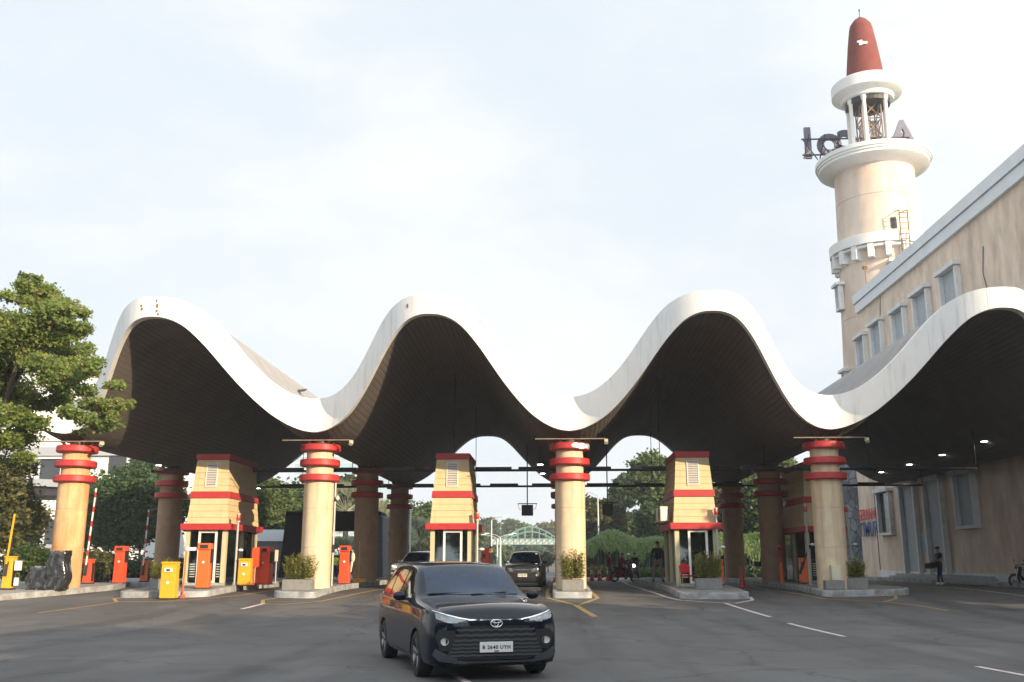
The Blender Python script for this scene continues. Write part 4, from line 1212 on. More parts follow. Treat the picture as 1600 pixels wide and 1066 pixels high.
def quads(name, arr, m, parent=None):
    """arr (N,4,3) -> one mesh of loose leaf faces"""
    n = len(arr)
    me = bpy.data.meshes.new(name)
    me.vertices.add(n * 4); me.vertices.foreach_set('co', np.ascontiguousarray(arr, dtype=np.float32).reshape(-1))
    me.loops.add(n * 4); me.loops.foreach_set('vertex_index', np.arange(n * 4, dtype=np.int32))
    me.polygons.add(n); me.polygons.foreach_set('loop_start', np.arange(0, n * 4, 4, dtype=np.int32)); me.polygons.foreach_set('loop_total', np.full(n, 4, dtype=np.int32))
    me.materials.append(m)
    me.update(calc_edges=True)
    return link_mesh(name, me, parent)
M['leaf_planter'] = leaf_mat('planter_leaves', (.16, .22, .05), (.46, .44, .14), .35)
M['leaf_flower'] = leaf_mat('flowering_tree_leaves', (.07, .15, .04), (.27, .33, .09), .5)
M['leaf_dark'] = leaf_mat('dark_leaves', (.018, .042, .014), (.065, .11, .04), .3)
M['leaf_mid'] = leaf_mat('mid_green_leaves', (.03, .07, .022), (.13, .17, .06), .35)
M['leaf_olive'] = leaf_mat('olive_leaves', (.04, .06, .02), (.15, .15, .055), .35)
M['leaf_vine'] = leaf_mat('hanging_vine_leaves', (.05, .11, .03), (.18, .25, .08), .35)
M['leaf_hedge'] = leaf_mat('hedge_leaves', (.02, .05, .012), (.08, .13, .03), .3)
M['leaf_palm'] = leaf_mat('palm_leaves', (.10, .13, .07), (.34, .36, .24), .3)
M['petal'] = leaf_mat('pink_blossom', (.30, .14, .07), (.48, .26, .18), .3)
planter(256, 921, 'grey box planter on the nose of the leftmost booth island, behind the yellow dispenser', .75, 1)
planter(467, 923, 'grey box planter with wide pale green shrub before the lit column', 1.0, 2, Y=37.1, w=1.12)
planter(895, 924, 'grey box planter with tall upright shrub before the middle front column', 1.15, 3, True, Y=37.1, w=.80)
planter(1107, 920, 'grey box planter with leafy shrub right of the red chair', 1.0, 4)
planter(1326, 916, 'grey box planter with bushy shrub at the foot of the right front column', .8, 5, Y=38.3, w=1.28)
def cone(loc, label, h=.72, m='cone'):
    r = empty('traffic_cone', loc, 0, label, 'traffic cone', 'orange traffic cones')
    MB().box((0, 0, .02), (.36, .36, .04)).build('base', M['cone'], r)
    MB().lathe([(.14, .04), (.03, h)], 14).build('cone_body', M[m], r, smooth=40)
    MB().lathe([(.105, h * .42), (.075, h * .66)], 14, closed=False).build('band', M['whiteplastic'], r, smooth=40) if m == 'cone' and h > .7 else None
    return r
cone(G(1160, 917), 'tall plain red cone on the road between the right booth and the right column', 1.0, 'redlamp').scale = (1, 1, .95)
cone(G(1174, 903), 'smaller red cone behind the tall plain red cone', .9)
for px, lab in ((925, 'cone left of the pair joined by a bar'), (937, 'cone right of the pair joined by a bar'), (951, 'cone at the feet of the person in maroon')):
    cone(G(px, 908), 'orange and white ' + lab, 1.0)
p = G(1187, 907)
r = empty('gate_post', p, 0, 'low red and white gate post left of the shaded right booth', 'post')
MB().box((-.22, 0, .45), (.1, .1, .9)).box((.22, 0, .45), (.1, .1, .9)).build('post', M['boomstripe'], r)
MB().box((0, -.02, 1.0), (.6, .12, .3)).build('cap', M['dark_line'], r)
a = G(925, 908); b = G(937, 908)
o = MB().cyl((a.x, a.y, a.z + .78), (b.x, b.y, b.z + .78), .03, n=6).build('cone_bar', M['whiteplastic']); tag(o, 'white bar lying across two orange and white cones', 'bar')
# cooling units on booth 3
for k, (yy, lab) in enumerate(((.75, 'nearer'), (2.35, 'farther'))):
    r = empty('cooling_unit', b3.location + Vector((-1.22, yy, 2.5)), 0, '%s outdoor cooling unit on the left side of the booth with the red chair' % lab, 'cooling unit', 'cooling units on the booth')
    MB().box((0, 0, .38), (.32, .8, .6)).build('casing', M['cream'], r, bevel=.012)
    MB().box((0, -.405, .38), (.24, .012, .5)).build('front_grille', M['trim'], r)
    MB().cyl((-.165, 0, .38), (-.175, 0, .38), .24, n=18).build('fan_grille', M['dark_line'], r)
    MB().box((.0, -.3, .04), (.5, .05, .05)).box((0, .3, .04), (.5, .05, .05)).build('bracket', M['dark_line'], r)
# table behind the guard
p = on(1488, 907, .0); p.x -= .3
r = empty('folding_table', p, .1, 'folding table with a dark cloth behind the guard by the pink wall', 'table')
MB().box((0, 0, .74), (1.3, .6, .04)).build('table_top', M['cream'], r, bevel=.01)
MB().box((-.1, 0, .42), (1.0, .56, .58)).build('cloth', M['blackcloth'], r)
mb = MB()
for sx in (-.6, .6):
    for sy in (-.25, .25): mb.cyl((sx, sy, 0), (sx, sy, .72), .018, n=6)
mb.build_each('leg', M['chrome'], r)
r2 = empty('red_folder', p + Vector((.5, 0, .76)), .2, 'red and white box standing on the folding table', 'box')
MB().box((0, 0, .15), (.12, .3, .3)).build('box', M['redfabric'], r2, bevel=.01)
MB().box((0, -.152, .15), (.07, .006, .22)).build('label_patch', M['whiteplastic'], r2)
# ------------------------------------------------------------------ black net-covered arch, tents
p0 = atY(441, 900, 62); p1 = atY(603, 900, 62)
r = empty('net_covered_frame', ((p0.x + p1.x) / 2, 62, gz(62)), 0, 'big portal frame covered in black net cloth behind the left columns', 'covered frame')
w = p1.x - p0.x
ht = atY(520, 800, 62).z - gz(62)
MB().box((-w / 2 + .85, 0, ht * .48), (1.7, 2.2, ht * .96), top=(.8, 1), tshift=(.15, 0)).build('left_leg', M['blackfabric'], r, bevel=.12)
MB().box((w / 2 - .55, 0, ht * .47), (1.1, 2.2, ht * .94), top=(.9, 1), tshift=(-.08, 0)).build('right_leg', M['tentgrey'], r, bevel=.12)
MB().box((0, 0.01, ht - .6), (w - .5, 2.1, 1.2)).build('top_beam', M['blackfabric'], r, bevel=.15)
MB().cyl((-w / 2 - 1.3, -.9, 0), (-w / 2 + .3, -1.0, ht * .38), .05, n=6).cyl((-w / 2 - .7, -.9, 0), (-w / 2 + .4, -1.0, ht * .2), .05, n=6).build('stay', M['dark_line'], r)
p0 = atY(404, 900, 64); p1 = atY(450, 900, 64)
r = empty('site_tent', ((p0.x + p1.x) / 2, 65, gz(65)), 0, 'grey tent with pale roof between the leftmost booth and the black frame', 'tent')
w = p1.x - p0.x + .6; h1 = atY(420, 846, 64).z - gz(65); h2 = atY(420, 827, 64).z - gz(65)
MB().box((0, 0, h1 / 2), (w, 3, h1)).build('wall', M['tentgrey'], r)
MB().add([(-w / 2 - .1, -1.6, h1), (w / 2 + .1, -1.6, h1), (w / 2 + .1, 1.6, h1), (-w / 2 - .1, 1.6, h1), (-w / 2 - .1, 0, h2), (w / 2 + .1, 0, h2)], [(0, 1, 5, 4), (2, 3, 4, 5), (1, 2, 5), (3, 0, 4), (3, 2, 1, 0)]).build('roof', M['tentwhite'], r)
# ------------------------------------------------------------------ background buildings
r = empty('white_building', (-30, 88, 0), 0, 'large white building with dark windows at far left, partly behind the flowering tree', 'building')
def bb(px0, px1, y0, y1, Y=88, d=1, dy=0):
    a = atY(px0, y0, Y); b = atY(px1, y1, Y)
    return ((a.x + b.x) / 2 + 30, Y - 88 + dy, (a.z + b.z) / 2), (abs(b.x - a.x), d, abs(a.z - b.z))
c, d = bb(-60, 262, 585, 905, d=10, dy=5); MB().box(c, d).build('wall', M['bwhite'], r)
c, d = bb(-60, 262, 700, 712, d=.4, dy=-.15); MB().box(c, d).build('string_course', M['bgrey'], r)
for (x0, x1, y0, y1) in ((-5, 22, 718, 752), (65, 92, 718, 752), (172, 196, 706, 740), (205, 232, 706, 740), (-10, 22, 640, 668), (60, 90, 640, 668)):
    c, d = bb(x0, x1, y0, y1, d=.06, dy=-.03); f = MB().box(c, d).build('window', M['glassdark'], r)
    c2 = (c[0], c[1] - .12, c[2] + d[2] / 2 + .1); MB().box(c2, (d[0] + .5, .5, .16)).build('hood', M['bwhite'], f)
c, d = bb(-60, 85, 812, 850, d=.1, dy=-.05); MB().box(c, d).build('lower_opening', M['glassdark'], r)
for x in (-10, 22, 62): c, d = bb(x, x + 7, 812, 850, d=.3, dy=-.12); MB().box(c, d).build('pier', M['bwhite'], r)
r = empty('covered_walkway', (-30, 70, gz(70)), 0, 'dark roofed walkway on thin posts before the white building at left', 'walkway')
def bw(px0, px1, y0, y1, Y=70): a = atY(px0, y0, Y); b = atY(px1, y1, Y); return ((a.x + b.x) / 2 + 30, Y - 70, (a.z + b.z) / 2 - gz(70)), (abs(b.x - a.x), .3, abs(a.z - b.z))
c, d = bw(-40, 140, 752, 762); MB().box(c, (d[0], 6, d[2]), ry=.05).build('roof', M['bgrey'], r)
c, d = bw(-40, 135, 763, 778); MB().box(c, (d[0], 5.4, d[2])).build('beam', M['dark_line'], r)
for x in (-5, 33, 57, 100):
    a = atY(x, 775, 70); MB().box((a.x + 30, 0, (a.z - gz(70)) / 2), (.18, .18, a.z - gz(70))).build('post', M['pole'], r)
r = empty('office_tower', (-60, 260, 0), 0, 'distant pale blue glass office block seen under the canopy left of the middle', 'building')
a = atY(478, 700, 260); b = atY(600, 780, 260)
MB().box(((a.x + b.x) / 2 + 60, 0, a.z / 2), (b.x - a.x, 20, a.z)).build('wall', M['officeglass'], r)
mb = MB()
for k in range(int((a.z - 3) / 1.7)): mb.box(((a.x + b.x) / 2 + 60, -10.05, 3 + k * 1.7), (b.x - a.x, .12, .35))
mb.build('floor_band', M['bwhite'], r)
# ------------------------------------------------------------------ pedestrian bridge and street lamps
Y = 190
r = empty('footbridge', (0, Y, 0), 0, 'teal arched footbridge across the road far beyond the gate', 'footbridge')
a = atY(768, 843, Y); b = atY(1000, 851, Y)
MB().box(((a.x + b.x) / 2, 0, (a.z + b.z) / 2), (b.x - a.x, 2.6, a.z - b.z)).build('deck_panel', M['bridgegrey'], r)
mb = MB(); n = 26
for i in range(n):
    x = a.x + (b.x - a.x) * i / n; x2 = a.x + (b.x - a.x) * (i + 1) / n
    mb.cyl((x, -1.35, b.z), (x2, -1.35, a.z), .07, n=4); mb.cyl((x2, -1.35, b.z), (x2, -1.35, a.z), .07, n=4)
mb.box(((a.x + b.x) / 2, -1.4, a.z + .1), (b.x - a.x, .1, .14)).box(((a.x + b.x) / 2, -1.4, b.z), (b.x - a.x, .1, .14))
mb.build('railing', M['teal'], r)
mb = MB(); xa = atY(786, 842, Y).x; xb = atY(872, 842, Y).x; zt = atY(828, 824, Y).z
for s in (-1.3, 1.3):
    mb = MB()
    for off_ in (0, -.9):
        pts = [(xa - (off_ * 1) + (xb - xa + 2 * off_) * t, s, a.z + (zt - a.z + off_) * math.sin(PI * t)) for t in np.linspace(0, 1, 21)]
        mb.tube(pts, .12, 5)
    for t in (.15, .27, .4, .53, .66, .78, .88):
        x = xa + (xb - xa) * t; mb.cyl((x, s, a.z), (x, s, a.z + (zt - a.z) * math.sin(PI * t)), .08, n=5)
    mb.build('arch', M['teal'], r)
mb = MB(); x = a.x
for dx in (0, 1.6): mb.box((x + dx, 0, a.z / 2), (.35, .5, a.z))
mb.box((x + .8, 0, a.z * .5), (1.4, .2, .3)); mb.build('pier', M['teal'], r)
def street_lamp(px, ytop, Y, label, arm=1, twin=False, z0=None):
    p = atY(px, ytop, Y); r = empty('street_lamp', (p.x, Y, gz(Y)), 0, label, 'street lamp', 'street lamps beyond the gate')
    h = p.z - gz(Y)
    k = Y / 100
    MB().cyl((0, 0, 0), (0, 0, h), .11 * k, .07 * k, 8).build('pole', M['pole'], r)
    for s in ((-1, 1) if twin else (arm,)):
        MB().tube([(0, 0, h), (s * .5 * k, 0, h + .25 * k), (s * 1.2 * k, 0, h + .4 * k)], .04 * k, 6).build('arm', M['pole'], r)
        MB().box((s * 1.4 * k, 0, h + .41 * k), (.5 * k, .2 * k, .09 * k)).build('lamp_head', M['whiteplastic'], r)
    return r
street_lamp(768, 813, 110, 'single-arm street lamp right of the central booth, beyond the gate', 1)
street_lamp(777, 842, 150, 'left one of the low twin-arm lamps before the footbridge', 1, True)
street_lamp(782, 840, 170, 'right one of the low twin-arm lamps before the footbridge', 1, True)
street_lamp(643, 745, 78, 'slim pole beside the far dark column left of the central booth', 1)
street_lamp(934, 775, 120, 'slim lamp pole among trees right of the middle front column', -1)
r = empty('guard_kiosk', G(783, 884), 0, 'small white kiosk far beyond the gate between the cars', 'kiosk')
k = 1.0
MB().box((0, 0, 1.0), (1.1, 1.1, 2.0)).build('wall', M['bwhite'], r)
MB().box((0, 0, 2.1), (1.5, 1.5, .18)).build('roof', M['teal'], r)
MB().box((0, -.56, 1.2), (.6, .03, .9)).build('window', M['glassdark'], r)
# ------------------------------------------------------------------ trees
def cloud(rs, blobs, n, leaf, droop=0, aspect=1.6, shell=.35):
    """n leaf quads spread through ellipsoid blobs (cx,cy,cz,rx,ry,rz)"""
    B = np.array(blobs, dtype=float)
    wgt = (B[:, 3] * B[:, 4] + B[:, 4] * B[:, 5] + B[:, 3] * B[:, 5]); wgt /= wgt.sum()
    idx = rs.choice(len(B), n, p=wgt)
    d = rs.normal(size=(n, 3)); d /= np.linalg.norm(d, axis=1, keepdims=True)
    rad = 1 - shell * rs.rand(n) ** 1.5 + .16 * rs.normal(size=n)
    # lumpy surface
    lump = 1 + .16 * np.sin(d[:, 0] * 5 + idx) * np.cos(d[:, 1] * 4.3 + idx * 2) + .10 * np.sin(d[:, 2] * 8 + idx * 3)
    c = B[idx, :3] + d * (rad * lump)[:, None] * B[idx, 3:6]
    a = rs.normal(size=(n, 3)) ; a[:, 2] = a[:, 2] * .5 - droop; a /= np.linalg.norm(a, axis=1, keepdims=True)
    b = np.cross(a, rs.normal(size=(n, 3))); b /= np.linalg.norm(b, axis=1, keepdims=True) + 1e-9
    s = leaf * (.6 + .8 * rs.rand(n))[:, None]
    u = a * s * aspect / 2; w = b * s / 2
    return np.stack([c - u, c + w, c + u, c - w], axis=1)
def tree(name, loc, blobs, n, leaf, m, label, cat='tree', group=None, trunk=.25, seed=0, droop=0, limbs=True, shell=.4, petals=0, aspect=1.6, bark='bark'):
    root = empty(name, loc, 0, label, cat, group)
    rs = np.random.RandomState(seed)
    arr = cloud(rs, blobs, n, leaf, droop, aspect, shell)
    quads('crown', arr, M[m], root)
    if petals:
        pa = cloud(rs, blobs, petals, leaf * .7, 0, 1.0, .12)
        pa = pa[(pa[:, :, 2].mean(1) > np.median(pa[:, :, 2].mean(1)) - 2)]
        quads('blossom', pa, M['petal'], root)
    if trunk:
        B = sorted(blobs, key=lambda b: -b[3] * b[4] * b[5])
        zc = min(b[2] for b in blobs)
        fork = Vector((0, 0, max(.6, zc * .55)))
        mb = MB(); mb.tube([(0, 0, -.1), (trunk * .3, 0, fork.z * .5), fork], trunk, 10, trunk * .75)
        if limbs:
            rnd = random.Random(seed)
            for b in B[:14]:
                e = Vector(b[:3]); mid = fork.lerp(e, .5) + Vector((rnd.uniform(-.3, .3), rnd.uniform(-.3, .3), rnd.uniform(0, .4)))
                mb.tube([fork, mid, e], trunk * .45, 6, trunk * .12)
                for q in range(4):
                    t = Vector((rnd.uniform(-1, 1) * b[3], rnd.uniform(-1, 1) * b[4], rnd.uniform(-.5, .8) * b[5])) * .8
                    mb.tube([e.lerp(mid, .25), e + t], trunk * .13, 5, trunk * .04)
        mb.build('trunk', M[bark], root, smooth=60)
    return root
def blobs_in(rs, c, R3, k, r, flat=.8):
    out = []
    for i in range(k):
        d = rs.normal(size=3); d /= np.linalg.norm(d); q = rs.rand() ** .4
        rr = r * (.7 + .6 * rs.rand())
        out.append((c[0] + d[0] * R3[0] * q, c[1] + d[1] * R3[1] * q, c[2] + d[2] * R3[2] * q, rr, rr, rr * flat))
    return out
# the flowering tree at the left, its branches reaching before the first wave
def at_(px, py, Y, base): p = atY(px, py, Y); return (p.x - base[0], Y - base[1], p.z - base[2])
base = (-17.8, 29.0, gz(29))
rs = np.random.RandomState(7)
BL = []
for (px, py, r_) in ((-60, 520, 1.5), (0, 480, 1.2), (50, 470, 1.0), (90, 490, .95), (30, 540, 1.3), (118, 520, .6), (-40, 600, 1.4), (20, 600, 1.2), (70, 590, 1.0), (105, 600, .85), (140, 575, .5), (150, 615, .65),
                     (-20, 660, 1.1), (10, 700, .6), (60, 640, .8), (128, 650, .6), (172, 600, .35), (190, 628, .28), (206, 631, .22), (180, 655, .3), (160, 640, .45), (100, 560, .8), (60, 530, .9), (-10, 560, 1.0), (84, 622, .7), (188, 664, .14), (128, 680, .22), (52, 445, .35), (25, 455, .5), (125, 495, .45), (110, 545, .6)):
    x, y, z = at_(px, py, 27.5 + rs.uniform(-1.6, 1.6), base)
    for q in range(3):
        k = r_ * .62
        BL.append((x + rs.uniform(-.6, .6) * r_, y + rs.uniform(-.9, .9) * r_, z + rs.uniform(-.65, .65) * r_, k * .86, k * .9, k * .5))
tree('flowering_tree', base, BL, 110000, .068, 'leaf_flower', 'big flowering tree with pinkish blossom reaching in from the left edge before the white canopy', seed=3, trunk=.3, shell=.9, petals=6000, droop=.5)
base = (-25.5, 41, gz(41))
BL = []
for (px, py, r_) in ((-10, 740, 1.0), (20, 770, .9), (40, 810, .7), (-20, 810, 1.2), (30, 730, .7), (5, 840, .8), (50, 790, .4), (20, 690, .5)):
    x, y, z = at_(px, py, 40.5, base)
    BL.append((x, y, z, r_ * 1.15, r_, r_ * .75))
tree('garden_tree', base, BL, 14000, .11, 'leaf_olive', 'olive green tree at the left edge below the flowering tree', seed=5, trunk=.15, shell=.8)
# hedge left
def hedge(name, px0, px1, ytop, ybot, Y, m, n, leaf, label, depth=1.5, seed=0, kind=None, droop=0, aspect=1.6, cat='hedge'):
    a = atY(px0, ytop, Y); b = atY(px1, ybot, Y)
    r = empty(name, ((a.x + b.x) / 2, Y, max(b.z, gz(Y))), 0, label, cat)
    rs = np.random.RandomState(seed)
    h = a.z - r.location.z; w = b.x - a.x
    k = max(2, int(w / (h * .55)))
    bl_ = [(-w / 2 + w * (i + .5) / k, rs.uniform(-.2, .2), h * .5, w / k * .8, depth / 2, h * .52 * rs.uniform(.88, 1.08)) for i in range(k)]
    quads('foliage', cloud(rs, bl_, n, leaf, droop, aspect, .25), M[m], r)
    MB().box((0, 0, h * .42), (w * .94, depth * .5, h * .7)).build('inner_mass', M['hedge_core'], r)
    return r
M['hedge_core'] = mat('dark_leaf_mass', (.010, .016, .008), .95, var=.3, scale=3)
hedge('clipped_hedge', 20, 84, 857, 906, 47, 'leaf_hedge', 6000, .11, 'clipped hedge behind the wrapped machines at left', seed=1)
hedge('clipped_hedge', 122, 168, 862, 908, 46, 'leaf_olive', 4500, .11, 'round clipped hedge between the stained column and the red-orange ticket machine', seed=2)
hedge('clipped_hedge', 168, 300, 872, 905, 58, 'leaf_dark', 4000, .14, 'low dark hedge behind the shaded left column', seed=3)
# trees behind, left to right: (name, px, ytop, ybottom of crown, halfwidth px, Y, mat, label)
def bgtree(px, yt, yb, hw, Y, m, label, n=6000, leaf=None, seed=0, k=16, name='broadleaf_tree', flat=.8, group='trees beyond the gate', shell=.45, trunk=None):
    a = atY(px - hw, yt, Y); b = atY(px + hw, yb, Y)
    w = (b.x - a.x) / 2; h = a.z - b.z; z0 = gz(Y)
    cx = (a.x + b.x) / 2
    rs = np.random.RandomState(seed + 11)
    c = (0, 0, (a.z + b.z) / 2 - z0)
    r = max(w, h / 2) * .42
    B = blobs_in(rs, c, (max(.1, w - r * .9), w * .8, max(.1, h / 2 - r * .8)), k, r, flat)
    return tree(name, (cx, Y, z0), B, int(n * 1.8), (leaf * .62 if leaf else Y * .0027), m, label, seed=seed, trunk=trunk or max(.12, w * .055), group=group, shell=shell)
bgtree(192, 712, 868, 46, 62, 'leaf_dark', 'dense dark tree between the stained column and the shaded left column', 16000, .24, seed=1, k=26, name='leafy_tree')
bgtree(140, 742, 880, 34, 66, 'leaf_mid', 'tree directly behind the stained column at left', 9000, seed=31, k=20)
bgtree(225, 715, 860, 34, 72, 'leaf_dark', 'darker tree right of the dense tree behind the barriers', 10000, seed=32, k=20)
bgtree(30, 770, 870, 40, 62, 'leaf_olive', 'low olive tree before the white building at left', 8000, seed=33, k=16)
bgtree(262, 740, 850, 30, 70, 'leaf_dark', 'dark tree behind the shaded left column', 6000, seed=2)
bgtree(425, 735, 850, 38, 74, 'leaf_mid', 'leafy tree seen between the leftmost booth and the lit column', 15000, .26, seed=3, k=24)
bgtree(350, 760, 860, 40, 82, 'leaf_dark', 'dark tree behind the leftmost booth', 7000, seed=4)
bgtree(470, 745, 880, 30, 88, 'leaf_dark', 'dark tree behind the lit column left of the black car', 6000, seed=5)
bgtree(545, 745, 800, 40, 120, 'leaf_olive', 'pale olive tree above the black covered frame', 7000, seed=6)
bgtree(620, 775, 890, 34, 100, 'leaf_mid', 'tree between the brown column and the far dark column', 8000, seed=7)
bgtree(672, 778, 880, 30, 130, 'leaf_mid', 'grey green tree left of the central booth', 8000, seed=8)
bgtree(720, 800, 880, 34, 150, 'leaf_mid', 'tree behind the central booth', 6000, seed=9)
bgtree(762, 806, 862, 24, 300, 'leaf_dark', 'dark round tree right of the central booth, left of the footbridge arch', 8000, .9, seed=10)
bgtree(805, 810, 868, 26, 320, 'leaf_mid', 'bright green round tree above the footbridge arch', 8000, .9, seed=11)
bgtree(862, 808, 866, 26, 300, 'leaf_olive', 'olive round tree half hidden by the middle front column', 8000, .9, seed=12)
bgtree(790, 850, 884, 22, 240, 'leaf_mid', 'low tree under the left part of the footbridge', 5000, .7, seed=13)
bgtree(830, 852, 882, 26, 250, 'leaf_dark', 'low dark tree under the footbridge arch', 6000, .7, seed=14)
bgtree(856, 862, 884, 12, 150, 'leaf_mid', 'small round bush tree directly left of the middle front column', 4000, .4, seed=15)
bgtree(935, 768, 850, 40, 125, 'leaf_olive', 'wide olive tree right of the middle front column', 14000, seed=16, k=24)
bgtree(975, 790, 860, 40, 135, 'leaf_mid', 'mid green tree behind the hanging vine mass', 12000, seed=17, k=20)
bgtree(1018, 706, 800, 40, 120, 'leaf_mid', 'tall rounded tree rising above the hanging vine mass', 18000, seed=18, k=26)
bgtree(1030, 780, 866, 44, 118, 'leaf_dark', 'dark tree left of the booth with the red chair', 12000, seed=19, k=20)
bgtree(975, 742, 800, 30, 140, 'leaf_dark', 'darker tree between the olive tree and the tall rounded tree', 9000, seed=20)
bgtree(1120, 745, 850, 44, 105, 'leaf_olive', 'tree seen between the booth with the red chair and the third-row column', 12000, seed=21, k=20)
bgtree(1190, 735, 860, 40, 100, 'leaf_mid', 'tree seen left of the shaded right booth', 12000, seed=22, k=20)
bgtree(1222, 705, 800, 36, 108, 'leaf_mid', 'tall tree seen high between the shaded booth and its neighbouring column', 9000, seed=35, k=20)
bgtree(1080, 740, 860, 40, 130, 'leaf_mid', 'tree behind the booth with the red chair', 6000, seed=23)
bgtree(1250, 750, 870, 40, 105, 'leaf_mid', 'tree behind the shaded right booth', 6000, seed=24)
# fan palms
def fan_palm(px, ytop, ybase, Y, label, seed, spread=2.6, n=16):
    p = atY(px, ybase, Y); t = atY(px, ytop, Y)
    r = empty('fan_palm', (p.x, Y, gz(Y)), 0, label, 'palm', 'palms behind the left columns')
    h0 = p.z - gz(Y); L = t.z - p.z
    MB().cyl((0, 0, 0), (0, 0, h0 + .2), .22, .16, 10).build('trunk', M['bark'], r)
    rs = random.Random(seed); Q = []
    for k in range(n):
        a = PI * (.06 + .88 * (k + .5) / n) + rs.uniform(-.05, .05)
        yy = rs.uniform(-.5, .5)
        d = Vector((math.cos(a), yy, math.sin(a))).normalized()
        e = Vector((0, 0, h0)) + d * L * rs.uniform(.5, .62)
        # blades fan from the end of the stalk
        sd_ = Vector((-d.z, 0, d.x))
        Q.append([list(Vector((0, 0, h0)) - sd_ * .03), list(Vector((0, 0, h0)) + sd_ * .03), list(e + sd_ * .03), list(e - sd_ * .03)])
        for j in range(18):
            t_ = (j / 17 - .5) * 2.3
            dd = (d * math.cos(t_) + sd_ * math.sin(t_)).normalized()
            tip = e + dd * L * .46 * (1 - .2 * abs(t_))
            w = Vector((-dd.z, .3, dd.x)).normalized() * L * .028
            m_ = e.lerp(tip, .55)
            Q.append([list(e), list(m_ + w), list(tip), list(m_ - w)])
    quads('frond', np.array(Q), M['leaf_palm'], r)
    return r
fan_palm(540, 748, 800, 84, 'pale fan palm seen right of the lit column above the black frame', 1)
fan_palm(572, 770, 830, 86, 'pale fan palm partly behind the brown column', 2)
fan_palm(608, 800, 850, 80, 'fan palm between the brown and the far dark column', 3)
fan_palm(655, 806, 850, 84, 'fan palm right of the far dark column', 4)
fan_palm(535, 830, 880, 78, 'low fan palm inside the black frame opening', 5)
# hanging vine wall
def vines():
    Y = 96
    a = atY(912, 835, Y); b = atY(1300, 886, Y)
    z0 = gz(Y)
    r = empty('hanging_vines', ((a.x + b.x) / 2, Y, z0), 0, 'long mass of green hanging vines draped over a dark frame beyond the right lanes', 'vines')
    w = b.x - a.x; rs = np.random.RandomState(9)
    zt = a.z - z0; zm = atY(950, 864, Y).z - z0
    n = 30000
    x = (rs.rand(n) - .5) * w
    top = zt - .35 + .45 * np.sin(x * .55) + .3 * np.sin(x * 1.3 + 1)
    bot = zm + .45 * np.sin(x * 1.1) + .3 * np.sin(x * 4.1) 
    t = rs.rand(n)
    prof = np.sqrt(np.clip(t, 0, 1))
    y = -prof * 2.2 + rs.normal(size=n) * .12
    back = rs.rand(n) < .25
    y[back] += 1.5 * (1 - t[back])
    z = top + (bot - top) * t ** 1.4 + rs.normal(size=n) * .1
    c = np.stack([x, y, z], 1)
    L = .28 * (.6 + rs.rand(n))[:, None]
    dn = np.stack([rs.normal(size=n) * .25, -(1 - t) * .8, -.2 - t], 1); dn /= np.linalg.norm(dn, axis=1, keepdims=True)
    sdv = np.stack([np.ones(n), rs.normal(size=n) * .5, rs.normal(size=n) * .3], 1) * .055
    quads('foliage', np.stack([c - sdv * .6, c + dn * L * .5 + sdv, c + dn * L, c + dn * L * .5 - sdv], 1), M['leaf_vine'], r)
    n = 380; x = (rs.rand(n) - .5) * w; z = zm + .3 * np.sin(x * 1.1) + .1; c = np.stack([x, -2.1 + rs.rand(n) * .8, z], 1)
    L = (.4 + rs.rand(n) ** 3 * 1.8); e = c.copy(); e[:, 2] -= L; s = np.array([[.018, 0, 0]])
    quads('trailing_stem', np.stack([c - s, c + s, e + s, e - s], 1), M['leaf_vine'], r)
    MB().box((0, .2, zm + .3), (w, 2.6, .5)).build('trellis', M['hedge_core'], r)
    for k in range(9): MB().box((-w / 2 + w * k / 8, .2, zm / 2), (.3, .3, zm)).build('post', M['dark_line'], r)
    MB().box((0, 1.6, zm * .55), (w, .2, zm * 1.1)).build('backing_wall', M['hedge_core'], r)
vines()
hedge('clipped_hedge', 905, 944, 886, 900, 90, 'leaf_hedge', 3500, .15, 'clipped hedge left of the person in maroon', seed=6)
hedge('clipped_hedge', 946, 1048, 888, 901, 90, 'leaf_hedge', 6000, .15, 'clipped hedge behind the motorcycles', seed=7)
hedge('clipped_hedge', 1100, 1215, 884, 900, 92, 'leaf_dark', 5000, .16, 'clipped hedge between the right booths', seed=8)
hedge('clipped_hedge', 600, 700, 872, 893, 100, 'leaf_mid', 5000, .17, 'green hedge behind the silver car', seed=9)
hedge('clipped_hedge', 500, 600, 868, 896, 78, 'leaf_mid', 6000, .15, 'green hedge seen through the black frame', seed=10)
hedge('clipped_hedge', 300, 445, 860, 896, 80, 'leaf_dark', 5000, .16, 'dark hedge behind the leftmost booth', seed=12)
# kerb across beyond the gate
island('pavement', [(G(905, 906).x, 88), (G(1300, 906).x, 88), (34, 100), (G(905, 906).x, 100)], 'kerbed pavement under the hanging vines beyond the right lanes', .3, .16)
# a wood at the far end of the road, too dense to tell trees apart
rs = np.random.RandomState(3)
B = []
for k in range(170):
    x = rs.uniform(-190, 190)
    if -26 < x < 5: y = rs.uniform(430, 460)
    else: y = rs.uniform(380, 460)
    r_ = rs.uniform(6, 10)
    B.append((x, y, rs.uniform(4, 12), r_, r_, r_ * .8))
o = quads('distant_wood', cloud(rs, B, 60000, 1.5, 0, 1.4, .4), M['leaf_mid']); tag(o, 'distant belt of trees closing the view beyond the road', 'wood', kind='stuff')
